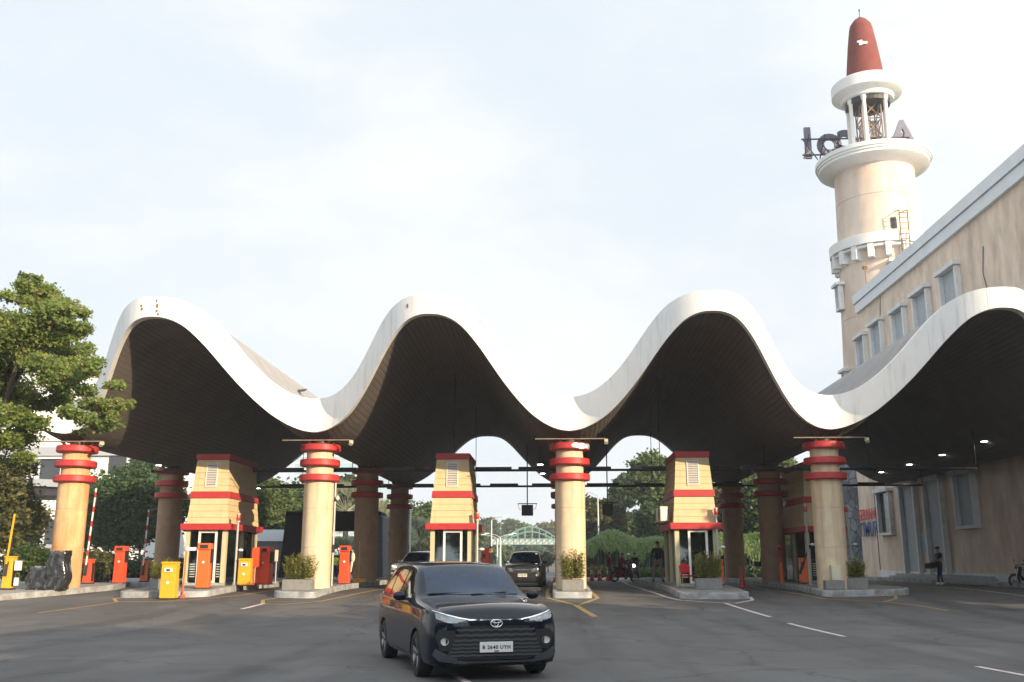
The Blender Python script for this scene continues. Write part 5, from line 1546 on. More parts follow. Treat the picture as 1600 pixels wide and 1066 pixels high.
# ------------------------------------------------------------------ cars
def lerp_tab(T, x, k):
    xs = [t[0] for t in T]; ys = [t[k] for t in T]
    # smooth (monotone-ish) interpolation
    i = max(0, min(len(xs) - 2, next((j for j in range(len(xs) - 1) if xs[j + 1] >= x), len(xs) - 2)))
    t = (x - xs[i]) / (xs[i + 1] - xs[i])
    def sl(j):
        if j <= 0 or j >= len(xs) - 1: return 0 if len(xs) < 2 else ((ys[min(j + 1, len(xs) - 1)] - ys[max(0, j - 1)]) / (xs[min(j + 1, len(xs) - 1)] - xs[max(0, j - 1)]))
        a = (ys[j] - ys[j - 1]) / (xs[j] - xs[j - 1]); b = (ys[j + 1] - ys[j]) / (xs[j + 1] - xs[j])
        return 0 if a * b <= 0 else 2 * a * b / (a + b)
    h = xs[i + 1] - xs[i]; m0, m1 = sl(i) * h, sl(i + 1) * h
    return (2 * t ** 3 - 3 * t * t + 1) * ys[i] + (t ** 3 - 2 * t * t + t) * m0 + (-2 * t ** 3 + 3 * t * t) * ys[i + 1] + (t ** 3 - t * t) * m1
#        x     hwB    zbot   zS     hwS    hwR    zR
MPV = [(0.00, .66, .32, .80, .64, .54, .84),
       (0.03, .76, .25, .87, .73, .62, .915),
       (0.12, .83, .20, .94, .80, .69, .985),
       (0.45, .865, .20, 1.00, .845, .73, 1.055),
       (0.95, .875, .20, 1.03, .862, .745, 1.11),
       (1.20, .875, .20, 1.05, .865, .75, 1.145),
       (1.55, .875, .20, 1.06, .865, .70, 1.37),
       (1.92, .875, .20, 1.065, .865, .66, 1.585),
       (2.20, .875, .20, 1.07, .865, .65, 1.63),
       (2.90, .875, .20, 1.075, .865, .645, 1.655),
       (3.60, .87, .20, 1.08, .86, .635, 1.645),
       (4.10, .86, .21, 1.09, .85, .62, 1.60),
       (4.28, .84, .24, 1.09, .82, .60, 1.42),
       (4.37, .80, .30, 1.05, .77, .58, 1.14),
       (4.40, .72, .36, .97, .70, .52, .99)]
CAR_L = 4.40
def car_section(T, x):
    hwB, zb, zS, hwS, hwR, zR = [lerp_tab(T, x, k) for k in range(1, 7)]
    zm = zb + (zS - zb) * .45
    g = max(0, zR - zS)
    gl = min(1, g / .25)
    pts = [(0, zb), (hwB * .80, zb), (hwB * .955, zb + .035), (hwB * .99, zb + .12), (hwB * 1.0, zm), (hwB * .995, zm + (zS - zm) * .5), (hwS * 1.0, zS - .06), (hwS * .985, zS - .01), (hwS * .955, zS + min(.02, g * .2))]
    x0, z0 = pts[-1]
    for t in (.3, .6, .85):
        q = t
        pts.append((x0 + (hwR - x0) * q + .012 * math.sin(PI * q), z0 + (zR - .05 * gl - z0) * q + 0))
    pts += [(hwR * 1.0, zR - .045 * gl - .012), (hwR * .93, zR - .015), (hwR * .7, zR + .006), (hwR * .35, zR + .022), (0, zR + .028)]
    return pts
def build_car(loc, rz, paint, label, T=MPV, plate=True, kind='mpv', lights_on=False, name='parked_car', scale=1.0, group=None, detail=True, cat='car'):
    """local frame: nose towards -Y, x to the car's left; origin on the ground under the middle"""
    root = empty(name, loc, rz, label, cat, group)
    xs = [0, .02, .04, .08, .15, .25, .36, .5, .65, .8, .95, 1.08, 1.22, 1.35, 1.5, 1.6, 1.75, 1.9, 2.02, 2.15, 2.3, 2.5, 2.7, 2.9, 3.1, 3.3, 3.5, 3.7, 3.9, 4.05, 4.15, 4.25, 4.31, 4.36, 4.39, 4.40]
    L2 = CAR_L / 2
    vs = []; fs = []
    for x in xs:
        s = car_section(T, x)
        ring = [(w, z) for w, z in s] + [(-w, z) for w, z in s[-2:0:-1]]
        for (w, z) in ring:
            vs.append((w, x - L2, z))
    m = len(ring)
    for i in range(len(xs) - 1):
        for j in range(m):
            a = i * m + j; b = i * m + (j + 1) % m
            fs.append((a, b, b + m, a + m))
    fs.append(tuple(range(m - 1, -1, -1))); fs.append(tuple(range((len(xs) - 1) * m, len(xs) * m)))
    bm = bmesh.new()
    bv = [bm.verts.new(v) for v in vs]
    for f in fs: bm.faces.new([bv[i] for i in f])
    bmesh.ops.recalc_face_normals(bm, faces=bm.faces[:])
    bvh = BVHTree.FromBMesh(bm)
    me = bpy.data.meshes.new('body'); bm.to_mesh(me); bm.free()
    body = link_mesh('body', me, None)
    WB = (.86, 3.60); WR = .33
    # wheel arches cut out of the body
    for wy in WB:
        for s in (-1, 1):
            c = MB().cyl((s * .60, wy - L2, WR - .01), (s * 1.0, wy - L2, WR - .01), WR + .055, n=32).build('cut', M['black'])
            md = body.modifiers.new('b', 'BOOLEAN'); md.operation = 'DIFFERENCE'; md.object = c; md.solver = 'EXACT'
            dg = bpy.context.evaluated_depsgraph_get(); dg.update()
            me2 = bpy.data.meshes.new_from_object(body.evaluated_get(dg))
            body.modifiers.clear(); body.data = me2
            bpy.data.objects.remove(c)
    me = body.data; me.name = 'body'
    me.materials.clear(); me.materials.append(paint); me.materials.append(M['black'])
    for p in me.polygons:
        p.use_smooth = True
        c = p.center
        inarch = any(math.hypot(c.y - (wy - L2), c.z - WR) < WR + .05 and abs(c.x) > .55 and abs(c.x) < .84 for wy in WB)
        p.material_index = 1 if (inarch or c.z < .24) else 0
    me.set_sharp_from_angle(angle=R(38))
    body.parent = root
    def decal(nm, poly, axis, m, off_=.004, step=.06, parent=None, side=1, thick=0):
        """poly in (u,z) laid on the body: axis 'front' u=x, 'side' u=y, 'top' (x,y)"""
        b2 = bmesh.new()
        vv = [b2.verts.new((u, w, 0)) for u, w in poly]
        b2.faces.new(vv)
        us = [p[0] for p in poly]; ws = [p[1] for p in poly]
        for (lo, hi, no) in ((min(us), max(us), (1, 0, 0)), (min(ws), max(ws), (0, 1, 0))):
            t = lo + step
            while t < hi:
                bmesh.ops.bisect_plane(b2, geom=b2.verts[:] + b2.edges[:] + b2.faces[:], plane_co=(t * no[0], t * no[1], 0), plane_no=no)
                t += step
        bmesh.ops.triangulate(b2, faces=[f for f in b2.faces if len(f.verts) > 4])
        for v in b2.verts:
            u, w = v.co.x, v.co.y
            if axis == 'front' and w < 1.0: w += .07 * sm(.52, .74, w)
            if axis == 'front': o, d = Vector((u, -4, w)), Vector((0, 1, 0))
            elif axis == 'rear': o, d = Vector((u, 4, w)), Vector((0, -1, 0))
            elif axis == 'side': o, d = Vector((side * 3, u, w)), Vector((-side, 0, 0))
            elif axis == 'top': o, d = Vector((u, w, 4)), Vector((0, 0, -1))
            h, nrm, _, _ = bvh.ray_cast(o, d)
            if h is None:
                h, nrm, _, _ = bvh.find_nearest(o + d * 2.2)
            if nrm.dot(d) > 0: nrm = -nrm
            v.co = h + nrm * off_
        bmesh.ops.recalc_face_normals(b2, faces=b2.faces[:])
        me3 = bpy.data.meshes.new(nm)
        if thick:
            r_ = bmesh.ops.extrude_face_region(b2, geom=b2.faces[:])
            dv = -Vector({'front': (0, -1, 0), 'rear': (0, 1, 0), 'side': (side, 0, 0), 'top': (0, 0, 1)}[axis]) * thick
            for v in [g for g in r_['geom'] if isinstance(g, bmesh.types.BMVert)]: v.co -= dv
            bmesh.ops.recalc_face_normals(b2, faces=b2.faces[:])
        b2.to_mesh(me3); b2.free()
        me3.materials.append(m)
        for p in me3.polygons: p.use_smooth = True
        me3.set_sharp_from_angle(angle=R(35))
        return link_mesh(nm, me3, parent or root)
    Yc = lambda x: x - L2
    g = M['carglass']
    # windscreen: on the sloping surface seen from the front
    decal('windscreen', [(-.65, 1.165), (.65, 1.165), (.59, 1.555), (-.59, 1.555)], 'front', M['screenglass'], .006, .07)
    decal('rear_window', [(-.50, 1.12), (.50, 1.12), (.48, 1.50), (-.48, 1.50)], 'rear', g, .006, .08)
    for s in (-1, 1):
        decal('side_window', [(Yc(1.50), 1.11), (Yc(2.36), 1.115), (Yc(2.36), 1.535), (Yc(2.12), 1.52), (Yc(1.80), 1.38)], 'side', g, .006, .07, side=s)
        decal('side_window', [(Yc(2.43), 1.115), (Yc(3.22), 1.12), (Yc(3.22), 1.54), (Yc(2.43), 1.54)], 'side', g, .006, .07, side=s)
        decal('side_window', [(Yc(3.29), 1.12), (Yc(4.10), 1.14), (Yc(4.0), 1.46), (Yc(3.85), 1.52), (Yc(3.29), 1.535)], 'side', g, .006, .07, side=s)
        if detail:
            for (u0, u1) in ((1.50, 1.505), (2.39, 2.395), (3.25, 3.255)):
                decal('door_gap', [(Yc(u0), .36), (Yc(u1 + .004), .36), (Yc(u1 + .004), 1.03), (Yc(u0), 1.03)], 'side', M['black'], .002, .1, side=s)
            for u in (2.28, 3.12):
                decal('door_handle', [(Yc(u - .12), .915), (Yc(u + .06), .92), (Yc(u + .06), .95), (Yc(u - .12), .945)], 'side', paint, .03, .05, side=s, thick=-.0)
            decal('sill_strip', [(Yc(1.28), .275), (Yc(3.18), .275), (Yc(3.18), .295), (Yc(1.28), .295)], 'side', M['trimdark'], .006, .15, side=s)
        # mirror
        mm = MB().ball((0, 0, 0), (.095, .06, .072), 14, 9).build('mirror', paint, root, smooth=60, loc=(s * .965, Yc(1.58), 1.14))
        MB().box((-s * .1, .02, -.05), (.14, .05, .04)).build('mirror_arm', M['black'], mm)
        # lamps
        if kind == 'mpv':
            hl = [(s * .36, .775), (s * .46, .80), (s * .60, .835), (s * .765, .885), (s * .755, .80), (s * .62, .745), (s * .45, .735), (s * .38, .745)]
        else:
            hl = [(s * .40, .70), (s * .52, .79), (s * .74, .87), (s * .76, .74), (s * .66, .66), (s * .48, .655)]
        if s > 0: hl = hl[::-1]
        h_ = decal('headlight', hl, 'front', M['headglass'] if not lights_on else M['headon_dim'], .006, .03)
        if detail and kind == 'mpv':
            decal('lamp_chrome', [(s * .33, .79), (s * .46, .815), (s * .62, .856), (s * .775, .91), (s * .775, .897), (s * .62, .841), (s * .46, .80), (s * .33, .777)][::-s], 'front', M['chrome'], .010, .03, parent=None)
            for k in range(3): decal('lamp_cell', [(s * (.44 + k * .10), .757 + k * .012), (s * (.50 + k * .10), .762 + k * .012), (s * (.505 + k * .10), .80 + k * .018), (s * (.45 + k * .10), .79 + k * .018)][::-s], 'front', M['lampcell'], .009, .03)
        if lights_on:
            decal('daylight_strip', [(s * .46, .80), (s * .70, .85), (s * .70, .815), (s * .46, .77)][::-s], 'front', M['headon'], .014, .04)
        # fog lamp in a dark pocket
        decal('bumper_pocket', [(s * .52, .66), (s * .72, .665), (s * .765, .60), (s * .70, .43), (s * .60, .44), (s * .54, .52)][::-s], 'front', M['black'], .005, .04)
        hh, nn, _, _ = bvh.ray_cast(Vector((s * .66, -4, .56)), Vector((0, 1, 0)))
        MB().lathe([(.0, 0), (.045, 0), (.052, .012), (.05, .02)], 16, closed=False).build('fog_lamp', M['headglass_pale'], root, smooth=50, loc=hh + Vector((0, -.005, 0))).rotation_euler = (PI / 2, 0, 0)
        decal('bumper_blade', [(s * .50, .33), (s * .62, .38), (s * .76, .47), (s * .79, .38), (s * .72, .30), (s * .52, .265)][::-s], 'front', M['bladegrey'], .022, .05)
        decal('tail_lamp', [(s * .55, .90), (s * .78, .90), (s * .77, 1.04), (s * .58, 1.03)][::s], 'rear', M['redlamp'], .008, .05)
        # wheels
        for wy in WB:
            cx = s * .765
            w = empty_child('wheel', (cx, Yc(wy), WR), root, s)
            tyre = [(WR - .105, -.10), (WR - .05, -.105), (WR - .012, -.09), (WR, -.06), (WR, .06), (WR - .012, .09), (WR - .05, .105), (WR - .105, .10)]
            t = MB().lathe(tyre, 36, closed=False).build('tyre', M['rubber'], w, smooth=40)
            rim = MB().lathe([(.0, .03), (.05, .03), (.07, .055), (.20, .045), (.225, .085), (.235, .085), (.235, -.09)], 32, closed=False)
            MB().cyl((0, 0, .0), (0, 0, .02), .225, n=24).build('brake_back', M['black'], w)
            rm = MB()
            for k in range(5):
                a = 2 * PI * k / 5
                for da in (-.12, .12):
                    c, s_ = math.cos(a + da), math.sin(a + da)
                    p0 = Vector((.04 * math.cos(a), .04 * math.sin(a), .07)); p1 = Vector((.218 * c, .218 * s_, .083))
                    rm.cyl(p0, p1, .014, .017, 6)
            rm.cyl((0, 0, .02), (0, 0, .088), .05, .04, 16)
            rm.lathe([(.205, .05), (.215, .092), (.235, .092), (.238, .0)], 32, closed=False)
            rm.build('rim', M['alloy'], w, smooth=40)
    if kind == 'mpv':
        decal('grille', [(-.44, .70), (.44, .70), (.60, .46), (.62, .37), (.40, .30), (-.40, .30), (-.62, .37), (-.60, .46)], 'front', M['grilleblack'], .005, .06)
        for k in range(7):
            z = .365 + k * .05; w = .60 - abs(z - .40) * .35
            n = 16
            up_ = [(-w + 2 * w * i / n, z + .010 + .004 * math.cos(i * PI)) for i in range(n + 1)]
            dn = [(-w + 2 * w * i / n, z - .012 + .004 * math.cos(i * PI)) for i in range(n, -1, -1)]
            decal('grille_bar', dn[::-1] + up_[::-1], 'front', M['trimdark'], .018, .08)
        decal('bonnet_chrome', [(-.36, .775), (.36, .775), (.36, .79), (-.36, .79)], 'front', M['chrome'], .010, .06)
        decal('bumper_lip', [(-.52, .265), (.52, .265), (.60, .33), (.40, .295), (-.40, .295), (-.60, .33)], 'front', M['bladegrey'], .02, .06)
        decal('nose_panel', [(-.33, .705), (.33, .705), (.37, .765), (-.37, .765)], 'front', paint, .008, .06)
    else:
        decal('grille', [(-.36, .66), (.36, .66), (.38, .74), (.30, .78), (-.30, .78), (-.38, .74)], 'front', M['grilleblack'], .005, .06)
        decal('grille_bar', [(-.36, .715), (.36, .715), (.36, .735), (-.36, .735)], 'front', M['chrome'], .012, .06)
        decal('lower_intake', [(-.50, .30), (.50, .30), (.44, .42), (-.44, .42)], 'front', M['grilleblack'], .005, .06)
    if plate:
        pz = .475 if kind == 'mpv' else .545
        hh, nn, _, _ = bvh.ray_cast(Vector((0, -4, pz)), Vector((0, 1, 0)))
        pl_ = MB().box((0, 0, 0), (.43, .012, .145)).build('number_plate', M['platewhite'], root, bevel=.004, loc=(0.0, hh.y - .035, pz))
        txt = plate if isinstance(plate, str) else None
        if txt:
            Ls, wd = letters(txt, .1, .004, M['black'], bold=.018)
            mbx = []
            sc = .36 / wd
            for me4, x, ch in Ls:
                for v in me4.vertices:
                    v.co = Vector(((v.co.x + x) * sc - .18, -v.co.z - .0085, v.co.y * sc * 1.15 - .025))
                me4.update(); link_mesh('plate_character', me4, pl_)
            MB().box((0, -.0085, -.055), (.06, .003, .014)).build('plate_date', M['dark_line'], pl_)
    # oval three-ring emblem
    if kind == 'mpv' and detail:
        hh, nn, _, _ = bvh.ray_cast(Vector((0, -4, .80)), Vector((0, 1, 0)))
        e = MB()
        def oval(cx, cz, a, b, t):
            n = 28
            for i in range(n):
                q0, q1 = 2 * PI * i / n, 2 * PI * (i + 1) / n
                e.cyl((cx + a * math.cos(q0), 0, cz + b * math.sin(q0)), (cx + a * math.cos(q1), 0, cz + b * math.sin(q1)), t, n=6)
        oval(0, 0, .075, .052, .009); oval(0, .006, .028, .044, .007); oval(0, .026, .055, .020, .007)
        e.build('emblem', M['chrome'], root, smooth=60, loc=(0, hh.y - .03, .80))
        MB().cyl((0, .012, 0), (0, .02, 0), .07, n=20).build('emblem_back', M['grilleblack'], root, loc=(0, hh.y - .02, .80))
    if detail:
        for (a, b) in (((-.05, 1.15), (.48, 1.175)), ((-.62, 1.16), (-.12, 1.175))):
            pts = []
            for k in range(6):
                t = k / 5; u = a[0] + (b[0] - a[0]) * t; z = a[1] + (b[1] - a[1]) * t + .012
                h_, n_, _, _ = bvh.ray_cast(Vector((u, -4, z)), Vector((0, 1, 0)))
                pts.append(h_ + n_ * .012)
            MB().tube(pts, .007, 6).build('wiper', M['black'], root)
        # dashboard papers and seats are glimpsed through the screen: a pale sunshade paper
        h_, n_, _, _ = bvh.ray_cast(Vector((.0, -4, 1.20)), Vector((0, 1, 0)))
    MB().box((0, 0, .30), (1.1, 3.9, .2)).build('underbody', M['black'], root)
    if scale != 1: root.scale = scale if isinstance(scale, tuple) else (scale,) * 3
    return root
def empty_child(nm, loc, parent, s):
    o = bpy.data.objects.new(nm, None); o.empty_display_size = .1
    col.objects.link(o); o.parent = parent; o.location = loc
    o.rotation_euler = (0, s * PI / 2, 0)
    return o
def car_paint(name, c, metal=0.3, flake=.0):
    return mat(name, c, .35, metal=metal, var=.05, scale=2, coat=.6, spec=.08)
M['paint_black'] = car_paint('black_car_paint', (.005, .008, .018), .0)  # blue in the base colour stands in for reflected sky
M['paint_grey'] = car_paint('dark_green_grey_paint', (.045, .05, .048), .5)
M['paint_silver'] = car_paint('silver_car_paint', (.62, .62, .60), .6)
M['paint_whitecar'] = car_paint('white_car_paint', (.65, .66, .68), .0)
M['carglass'] = mat('tinted_car_glass', (.006, .007, .008), .05, var=.0, spec=.8, coat=.5)
M['screenglass'] = mat('windscreen_glass', (.012, .028, .06), .05, var=.35, scale=1.6, spec=.45, coat=.1)  # sky reflection put into the glass colour as a blue tint
M['headglass'] = mat('headlamp_glass', (.18, .19, .20), .12, var=.5, scale=14, metal=.6, coat=1)
M['headglass_pale'] = mat('fog_lamp_glass', (.62, .62, .58), .15, var=.1, coat=1)
M['headon_dim'] = mat('headlamp_glass_lit', (.5, .5, .5), .2, var=.2, coat=1)
M['grilleblack'] = mat('grille_black', (.010, .010, .011), .5, var=.1)
M['trimdark'] = mat('dark_grey_trim', (.055, .058, .062), .4, var=.05, coat=.1)
M['bladegrey'] = mat('bumper_blade_grey', (.05, .055, .065), .25, var=.05, coat=.6)
M['lampcell'] = mat('lamp_cell', (.25, .26, .28), .3, metal=.8, var=.1)
M['alloy'] = mat('dark_alloy', (.20, .20, .21), .3, metal=.8, var=.05)
M['platewhite'] = mat('plate_white', (.70, .70, .68), .45, var=.03)
black_car = build_car((-1.62, 16.6, 0), R(19), M['paint_black'], 'glossy black people carrier driving toward the camera in the foreground', name='people_carrier', scale=(1.14, 1.08, .99), plate='B 2640 UYH')
build_car((-1.35, 47.6, gz(47)), R(-3), M['paint_grey'], 'dark grey-green people carrier between the central booth and the middle column', name='people_carrier', kind='alt', scale=.98, plate='B 1921 RP', group=None)
build_car((-7.25, 53.4, gz(53)), R(-14), M['paint_silver'], 'silver car with lit headlights behind the roof of the black car', name='silver_car', kind='alt', lights_on=True, plate=True, scale=1.02)
far_src = build_car((G(806, 890).x, G(806, 890).y, 0), R(-4), M['paint_whitecar'], 'nearest small white car far up the road beyond the gate', name='distant_car', kind='alt', detail=False, plate=True, group='cars far up the road')
for px, py, rz, lab in ((796, 888.5, 3, 'small white car left of the nearest far white car'), (789, 887.5, 176, 'farther small white car at the left edge of the far traffic'), (813, 887, -2, 'farther small white car beside the middle column base')):
    c = copy_tree(far_src); p = G(px, py); c.location = (p.x, p.y, 0); c.rotation_euler = (0, 0, R(rz)); c['label'] = lab
# ------------------------------------------------------------------ people
def skinned(verts, edges, radii, root=0, sub=2):
    """verts {name:pos}, edges [(a,b)] -> a continuous mesh grown round the skeleton"""
    names = list(verts)
    bm = bmesh.new(); lay = bm.verts.layers.skin.verify()
    V = {}
    for n in names:
        v = bm.verts.new(verts[n]); r = radii[n]
        v[lay].radius = r if hasattr(r, '__len__') else (r, r)
        v[lay].use_root = (n == names[root]); V[n] = v
    for a, b in edges: bm.edges.new((V[a], V[b]))
    me = bpy.data.meshes.new('sk'); bm.to_mesh(me); bm.free()
    o = bpy.data.objects.new('sk', me); col.objects.link(o)
    md = o.modifiers.new('s', 'SKIN'); md.use_smooth_shade = True
    sb = o.modifiers.new('u', 'SUBSURF'); sb.levels = sub; sb.render_levels = sub
    dg = bpy.context.evaluated_depsgraph_get(); dg.update()
    out = bpy.data.meshes.new_from_object(o.evaluated_get(dg))
    bpy.data.objects.remove(o)
    return out
def person(loc, rz, label, top='navy', legs='navy', hat=None, h=1.75, group=None, J={}, sleeves=.5, shoes='black', hold=None, seated=False, hairlen=0):
    """local frame faces -Y. J overrides joint positions."""
    root = empty('person', loc, rz, label, 'person', group)
    P = dict(pelvis=(0, 0, .94), waist=(0, 0, 1.08), chest=(0, -.01, 1.28), upper=(0, .0, 1.41), neck=(0, 0, 1.50), throat=(0, -.01, 1.555),
             chin=(0, -.03, 1.60), head=(0, -.01, 1.66), crown=(0, .0, 1.72))
    for s, t in ((1, 'l'), (-1, 'r')):
        P['sh' + t] = (s * .175, 0, 1.41); P['el' + t] = (s * .24, .03, 1.14); P['wr' + t] = (s * .24, -.06, .90); P['pa' + t] = (s * .24, -.085, .83)
        P['hip' + t] = (s * .09, 0, .90); P['kn' + t] = (s * .11, -.02, .50); P['an' + t] = (s * .12, .02, .09); P['he' + t] = (s * .12, .06, .045); P['to' + t] = (s * .13, -.15, .035)
    P.update(J)
    Rr = dict(pelvis=(.155, .115), waist=(.14, .105), chest=(.165, .115), upper=(.14, .095), neck=.062, throat=.052, chin=(.062, .07), head=(.078, .092), crown=(.062, .075))
    for t in 'lr':
        Rr['sh' + t] = .068; Rr['el' + t] = .043; Rr['wr' + t] = .028; Rr['pa' + t] = (.036, .02)
        Rr['hip' + t] = .09; Rr['kn' + t] = .06; Rr['an' + t] = .042; Rr['he' + t] = .045; Rr['to' + t] = (.045, .03)
    E = [('pelvis', 'waist'), ('waist', 'chest'), ('chest', 'upper'), ('upper', 'neck'), ('neck', 'throat'), ('throat', 'chin'), ('chin', 'head'), ('head', 'crown')]
    for t in 'lr': E += [('upper', 'sh' + t), ('sh' + t, 'el' + t), ('el' + t, 'wr' + t), ('wr' + t, 'pa' + t), ('pelvis', 'hip' + t), ('hip' + t, 'kn' + t), ('kn' + t, 'an' + t), ('an' + t, 'he' + t), ('an' + t, 'to' + t)]
    me = skinned(P, E, Rr)
    bm = bmesh.new(); bm.from_mesh(me)
    hd = Vector(P['head'])
    def addball(c, r):
        m2 = MB().ball(c, r, 8, 5); tmp = bpy.data.meshes.new('x'); tmp.from_pydata(m2.v, [], m2.f); bm.from_mesh(tmp); bpy.data.meshes.remove(tmp)
    addball(hd + Vector((0, -.10, -.01)), (.013, .02, .022))
    for s in (-1, 1): addball(hd + Vector((s * .083, .01, -.005)), (.012, .02, .03)); 
    # fingers: four curled chains and a thumb per hand
    for t, s in (('l', 1), ('r', -1)):
        pa = Vector(P['pa' + t]); wr = Vector(P['wr' + t]); d = (pa - wr).normalized()
        ax = d.cross(Vector((0, 0, 1)) if abs(d.z) < .8 else Vector((1, 0, 0))).normalized(); curl = d.cross(ax).normalized()
        for k in range(4):
            b0 = pa + d * .01 + ax * (k - 1.5) * .019; L = (.030, .035, .033, .026)[k]
            p1 = b0 + d * L; p2 = p1 + (d + curl * .7).normalized() * L * .8; p3 = p2 + (d + curl * 1.6).normalized() * L * .6
            m2 = MB().tube([b0, p1, p2, p3], .0095, 6, .007); tmp = bpy.data.meshes.new('x'); tmp.from_pydata(m2.v, [], m2.f); bm.from_mesh(tmp); bpy.data.meshes.remove(tmp)
        b0 = pa - d * .03 - ax * .03; m2 = MB().tube([b0, b0 - ax * .025 + d * .02, b0 - ax * .03 + d * .05 + curl * .01], .011, 6, .008); tmp = bpy.data.meshes.new('x'); tmp.from_pydata(m2.v, [], m2.f); bm.from_mesh(tmp); bpy.data.meshes.remove(tmp)
    me.clear_geometry(); bm.to_mesh(me); bm.free()
    me.name = 'body'; me.materials.clear()
    for k in ('skin', top, legs, shoes): me.materials.append(M[k])
    segs = []
    for a, b in E: segs.append((Vector(P[a]), Vector(P[b]), a, b))
    for p in me.polygons:
        c = p.center; best = None
        for a, b, na, nb in segs:
            ab = b - a; t = max(0, min(1, (c - a).dot(ab) / ab.length_squared)); d = (c - (a + ab * t)).length
            if best is None or d < best[0]: best = (d, na, nb, t)
        _, na, nb, t = best
        i = 0
        if na in ('pelvis', 'waist', 'chest') or (na == 'upper' and nb.startswith('sh')) or (na == 'upper' and t < .75): i = 1
        if na.startswith('sh') and (sleeves >= 1 or t < sleeves + .2): i = 1
        if na.startswith('el') and sleeves >= 1: i = 1
        if na.startswith('hip') or na.startswith('kn') or nb.startswith('hip') or (na == 'pelvis' and nb == 'waist' and t < .3): i = 2
        if na.startswith('an') or (na.startswith('kn') and t > .93): i = 3
        p.material_index = i; p.use_smooth = True
    o = link_mesh('body', me, root)
    # hair or cap
    mb = MB(); cr = Vector(P['head'])
    prof = [(.094 * math.cos(a), .085 * math.sin(a)) for a in np.linspace(-.15, PI / 2 - .02, 7)]
    mb.lathe([(r, z) for r, z in prof], 16, (cr.x, cr.y + .012, cr.z + .028))
    if hairlen: mb.ball((cr.x, cr.y + .05, cr.z - hairlen * .4), (.08, .055, .06 + hairlen * .5))
    mb.build('hair', M['hair'], root, smooth=60)
    if hat:
        mb = MB(); mb.lathe([(.104 * math.cos(a), .10 * math.sin(a)) for a in np.linspace(-.1, PI / 2 - .02, 7)], 18, (cr.x, cr.y + .005, cr.z + .04))
        mb.box((cr.x, cr.y - .12, cr.z + .04), (.13, .09, .012), rx=.15)
        mb.build('cap' if hat != 'helmet' else 'helmet', M['whiteplastic' if hat in ('helmet',) else hat], root, smooth=50)
    k = h / 1.75
    root.scale = (k, k, k)
    return root
# uniformed guard walking along the pink building, seen from his right side, carrying a dark case
p = G(1471, 914.5)
gd = person((p.x, p.y, p.z + .006), R(-75), 'guard in dark blue uniform and cap carrying a black case by the pink wall', 'navy', 'navy', hat='navy', h=1.86, shoes='whiteplastic', sleeves=.4,
    J=dict(ell=(.22, -.02, 1.15), wrl=(.15, -.24, 1.10), pal=(.13, -.31, 1.09), elr=(-.22, .0, 1.15), wrr=(-.15, -.22, 1.06), par=(-.12, -.29, 1.04), knl=(.09, -.05, .50), anl=(.09, .03, .09), hel=(.09, .07, .045), tol=(.09, -.14, .035), anr=(-.09, -.08, .09), her=(-.09, -.04, .045), tor=(-.09, -.24, .035), head=(0, -.03, 1.65), chin=(0, -.055, 1.59), crown=(0, -.02, 1.715)))
q = gd.matrix_basis @ Vector((0, -.42, 1.0))
bag = empty('black_case', gd.location + Matrix.Rotation(R(-75), 3, 'Z') @ Vector((0, -.42, .84)), R(-75), 'black case held in front of the guard by the pink wall', 'case')
MB().box((0, -.05, .12), (.40, .46, .26), rx=.18).build('case', M['black'], bag, bevel=.03)
MB().tube([(-.1, .06, .28), (-.1, .1, .34), (.1, .1, .34), (.1, .06, .28)], .012, 6).build('handle', M['dark_line'], bag)
# plainclothes man standing with his back to us on the island of the booth with the red chair
p = on(1023, 910); p.x = 4.78 - .0; p.z = gz(p.y) + ISL_H - .01
person(p, R(170), 'man in black shirt and khaki trousers standing with his back turned beside the right booth', 'blackcloth', 'khaki', h=1.84, sleeves=1, 
    J=dict(ell=(.25, -.05, 1.16), wrl=(.15, -.20, 1.12), pal=(.10, -.26, 1.13), elr=(-.24, -.05, 1.16), wrr=(-.16, -.20, 1.10), par=(-.10, -.26, 1.10), knl=(.16, -.0, .50), anl=(.22, .03, .09), hel=(.22, .07, .045), tol=(.24, -.13, .035), knr=(-.15, 0, .5), anr=(-.20, .03, .09), her=(-.20, .07, .045), tor=(-.22, -.13, .035)))
# traffic worker in yellow vest
p = G(523, 905); p.z = gz(p.y)
person(p, R(10), 'worker in yellow vest and white helmet seen right of the lit column', 'hivis', 'navy', hat='helmet', h=1.72, J=dict(wrl=(.18, -.15, 1.0), pal=(.16, -.2, .98)))
p = G(953, 908)
person(p, R(60), 'person in maroon top and grey trousers walking by the orange and white cones', 'maroon', 'greycloth', h=1.7, sleeves=1, hairlen=.15, J=dict(anl=(.08, -.14, .09), hel=(.08, -.10, .045), tol=(.08, -.3, .035), anr=(-.08, .18, .12), her=(-.08, .22, .08), tor=(-.08, .05, .04)))
p = on(764, 912); p.y += 1.2
person(p, R(30), 'dark figure with black hair behind the red-orange cabinet right of the central booth', 'blackcloth', 'blackcloth', h=1.6, sleeves=1)
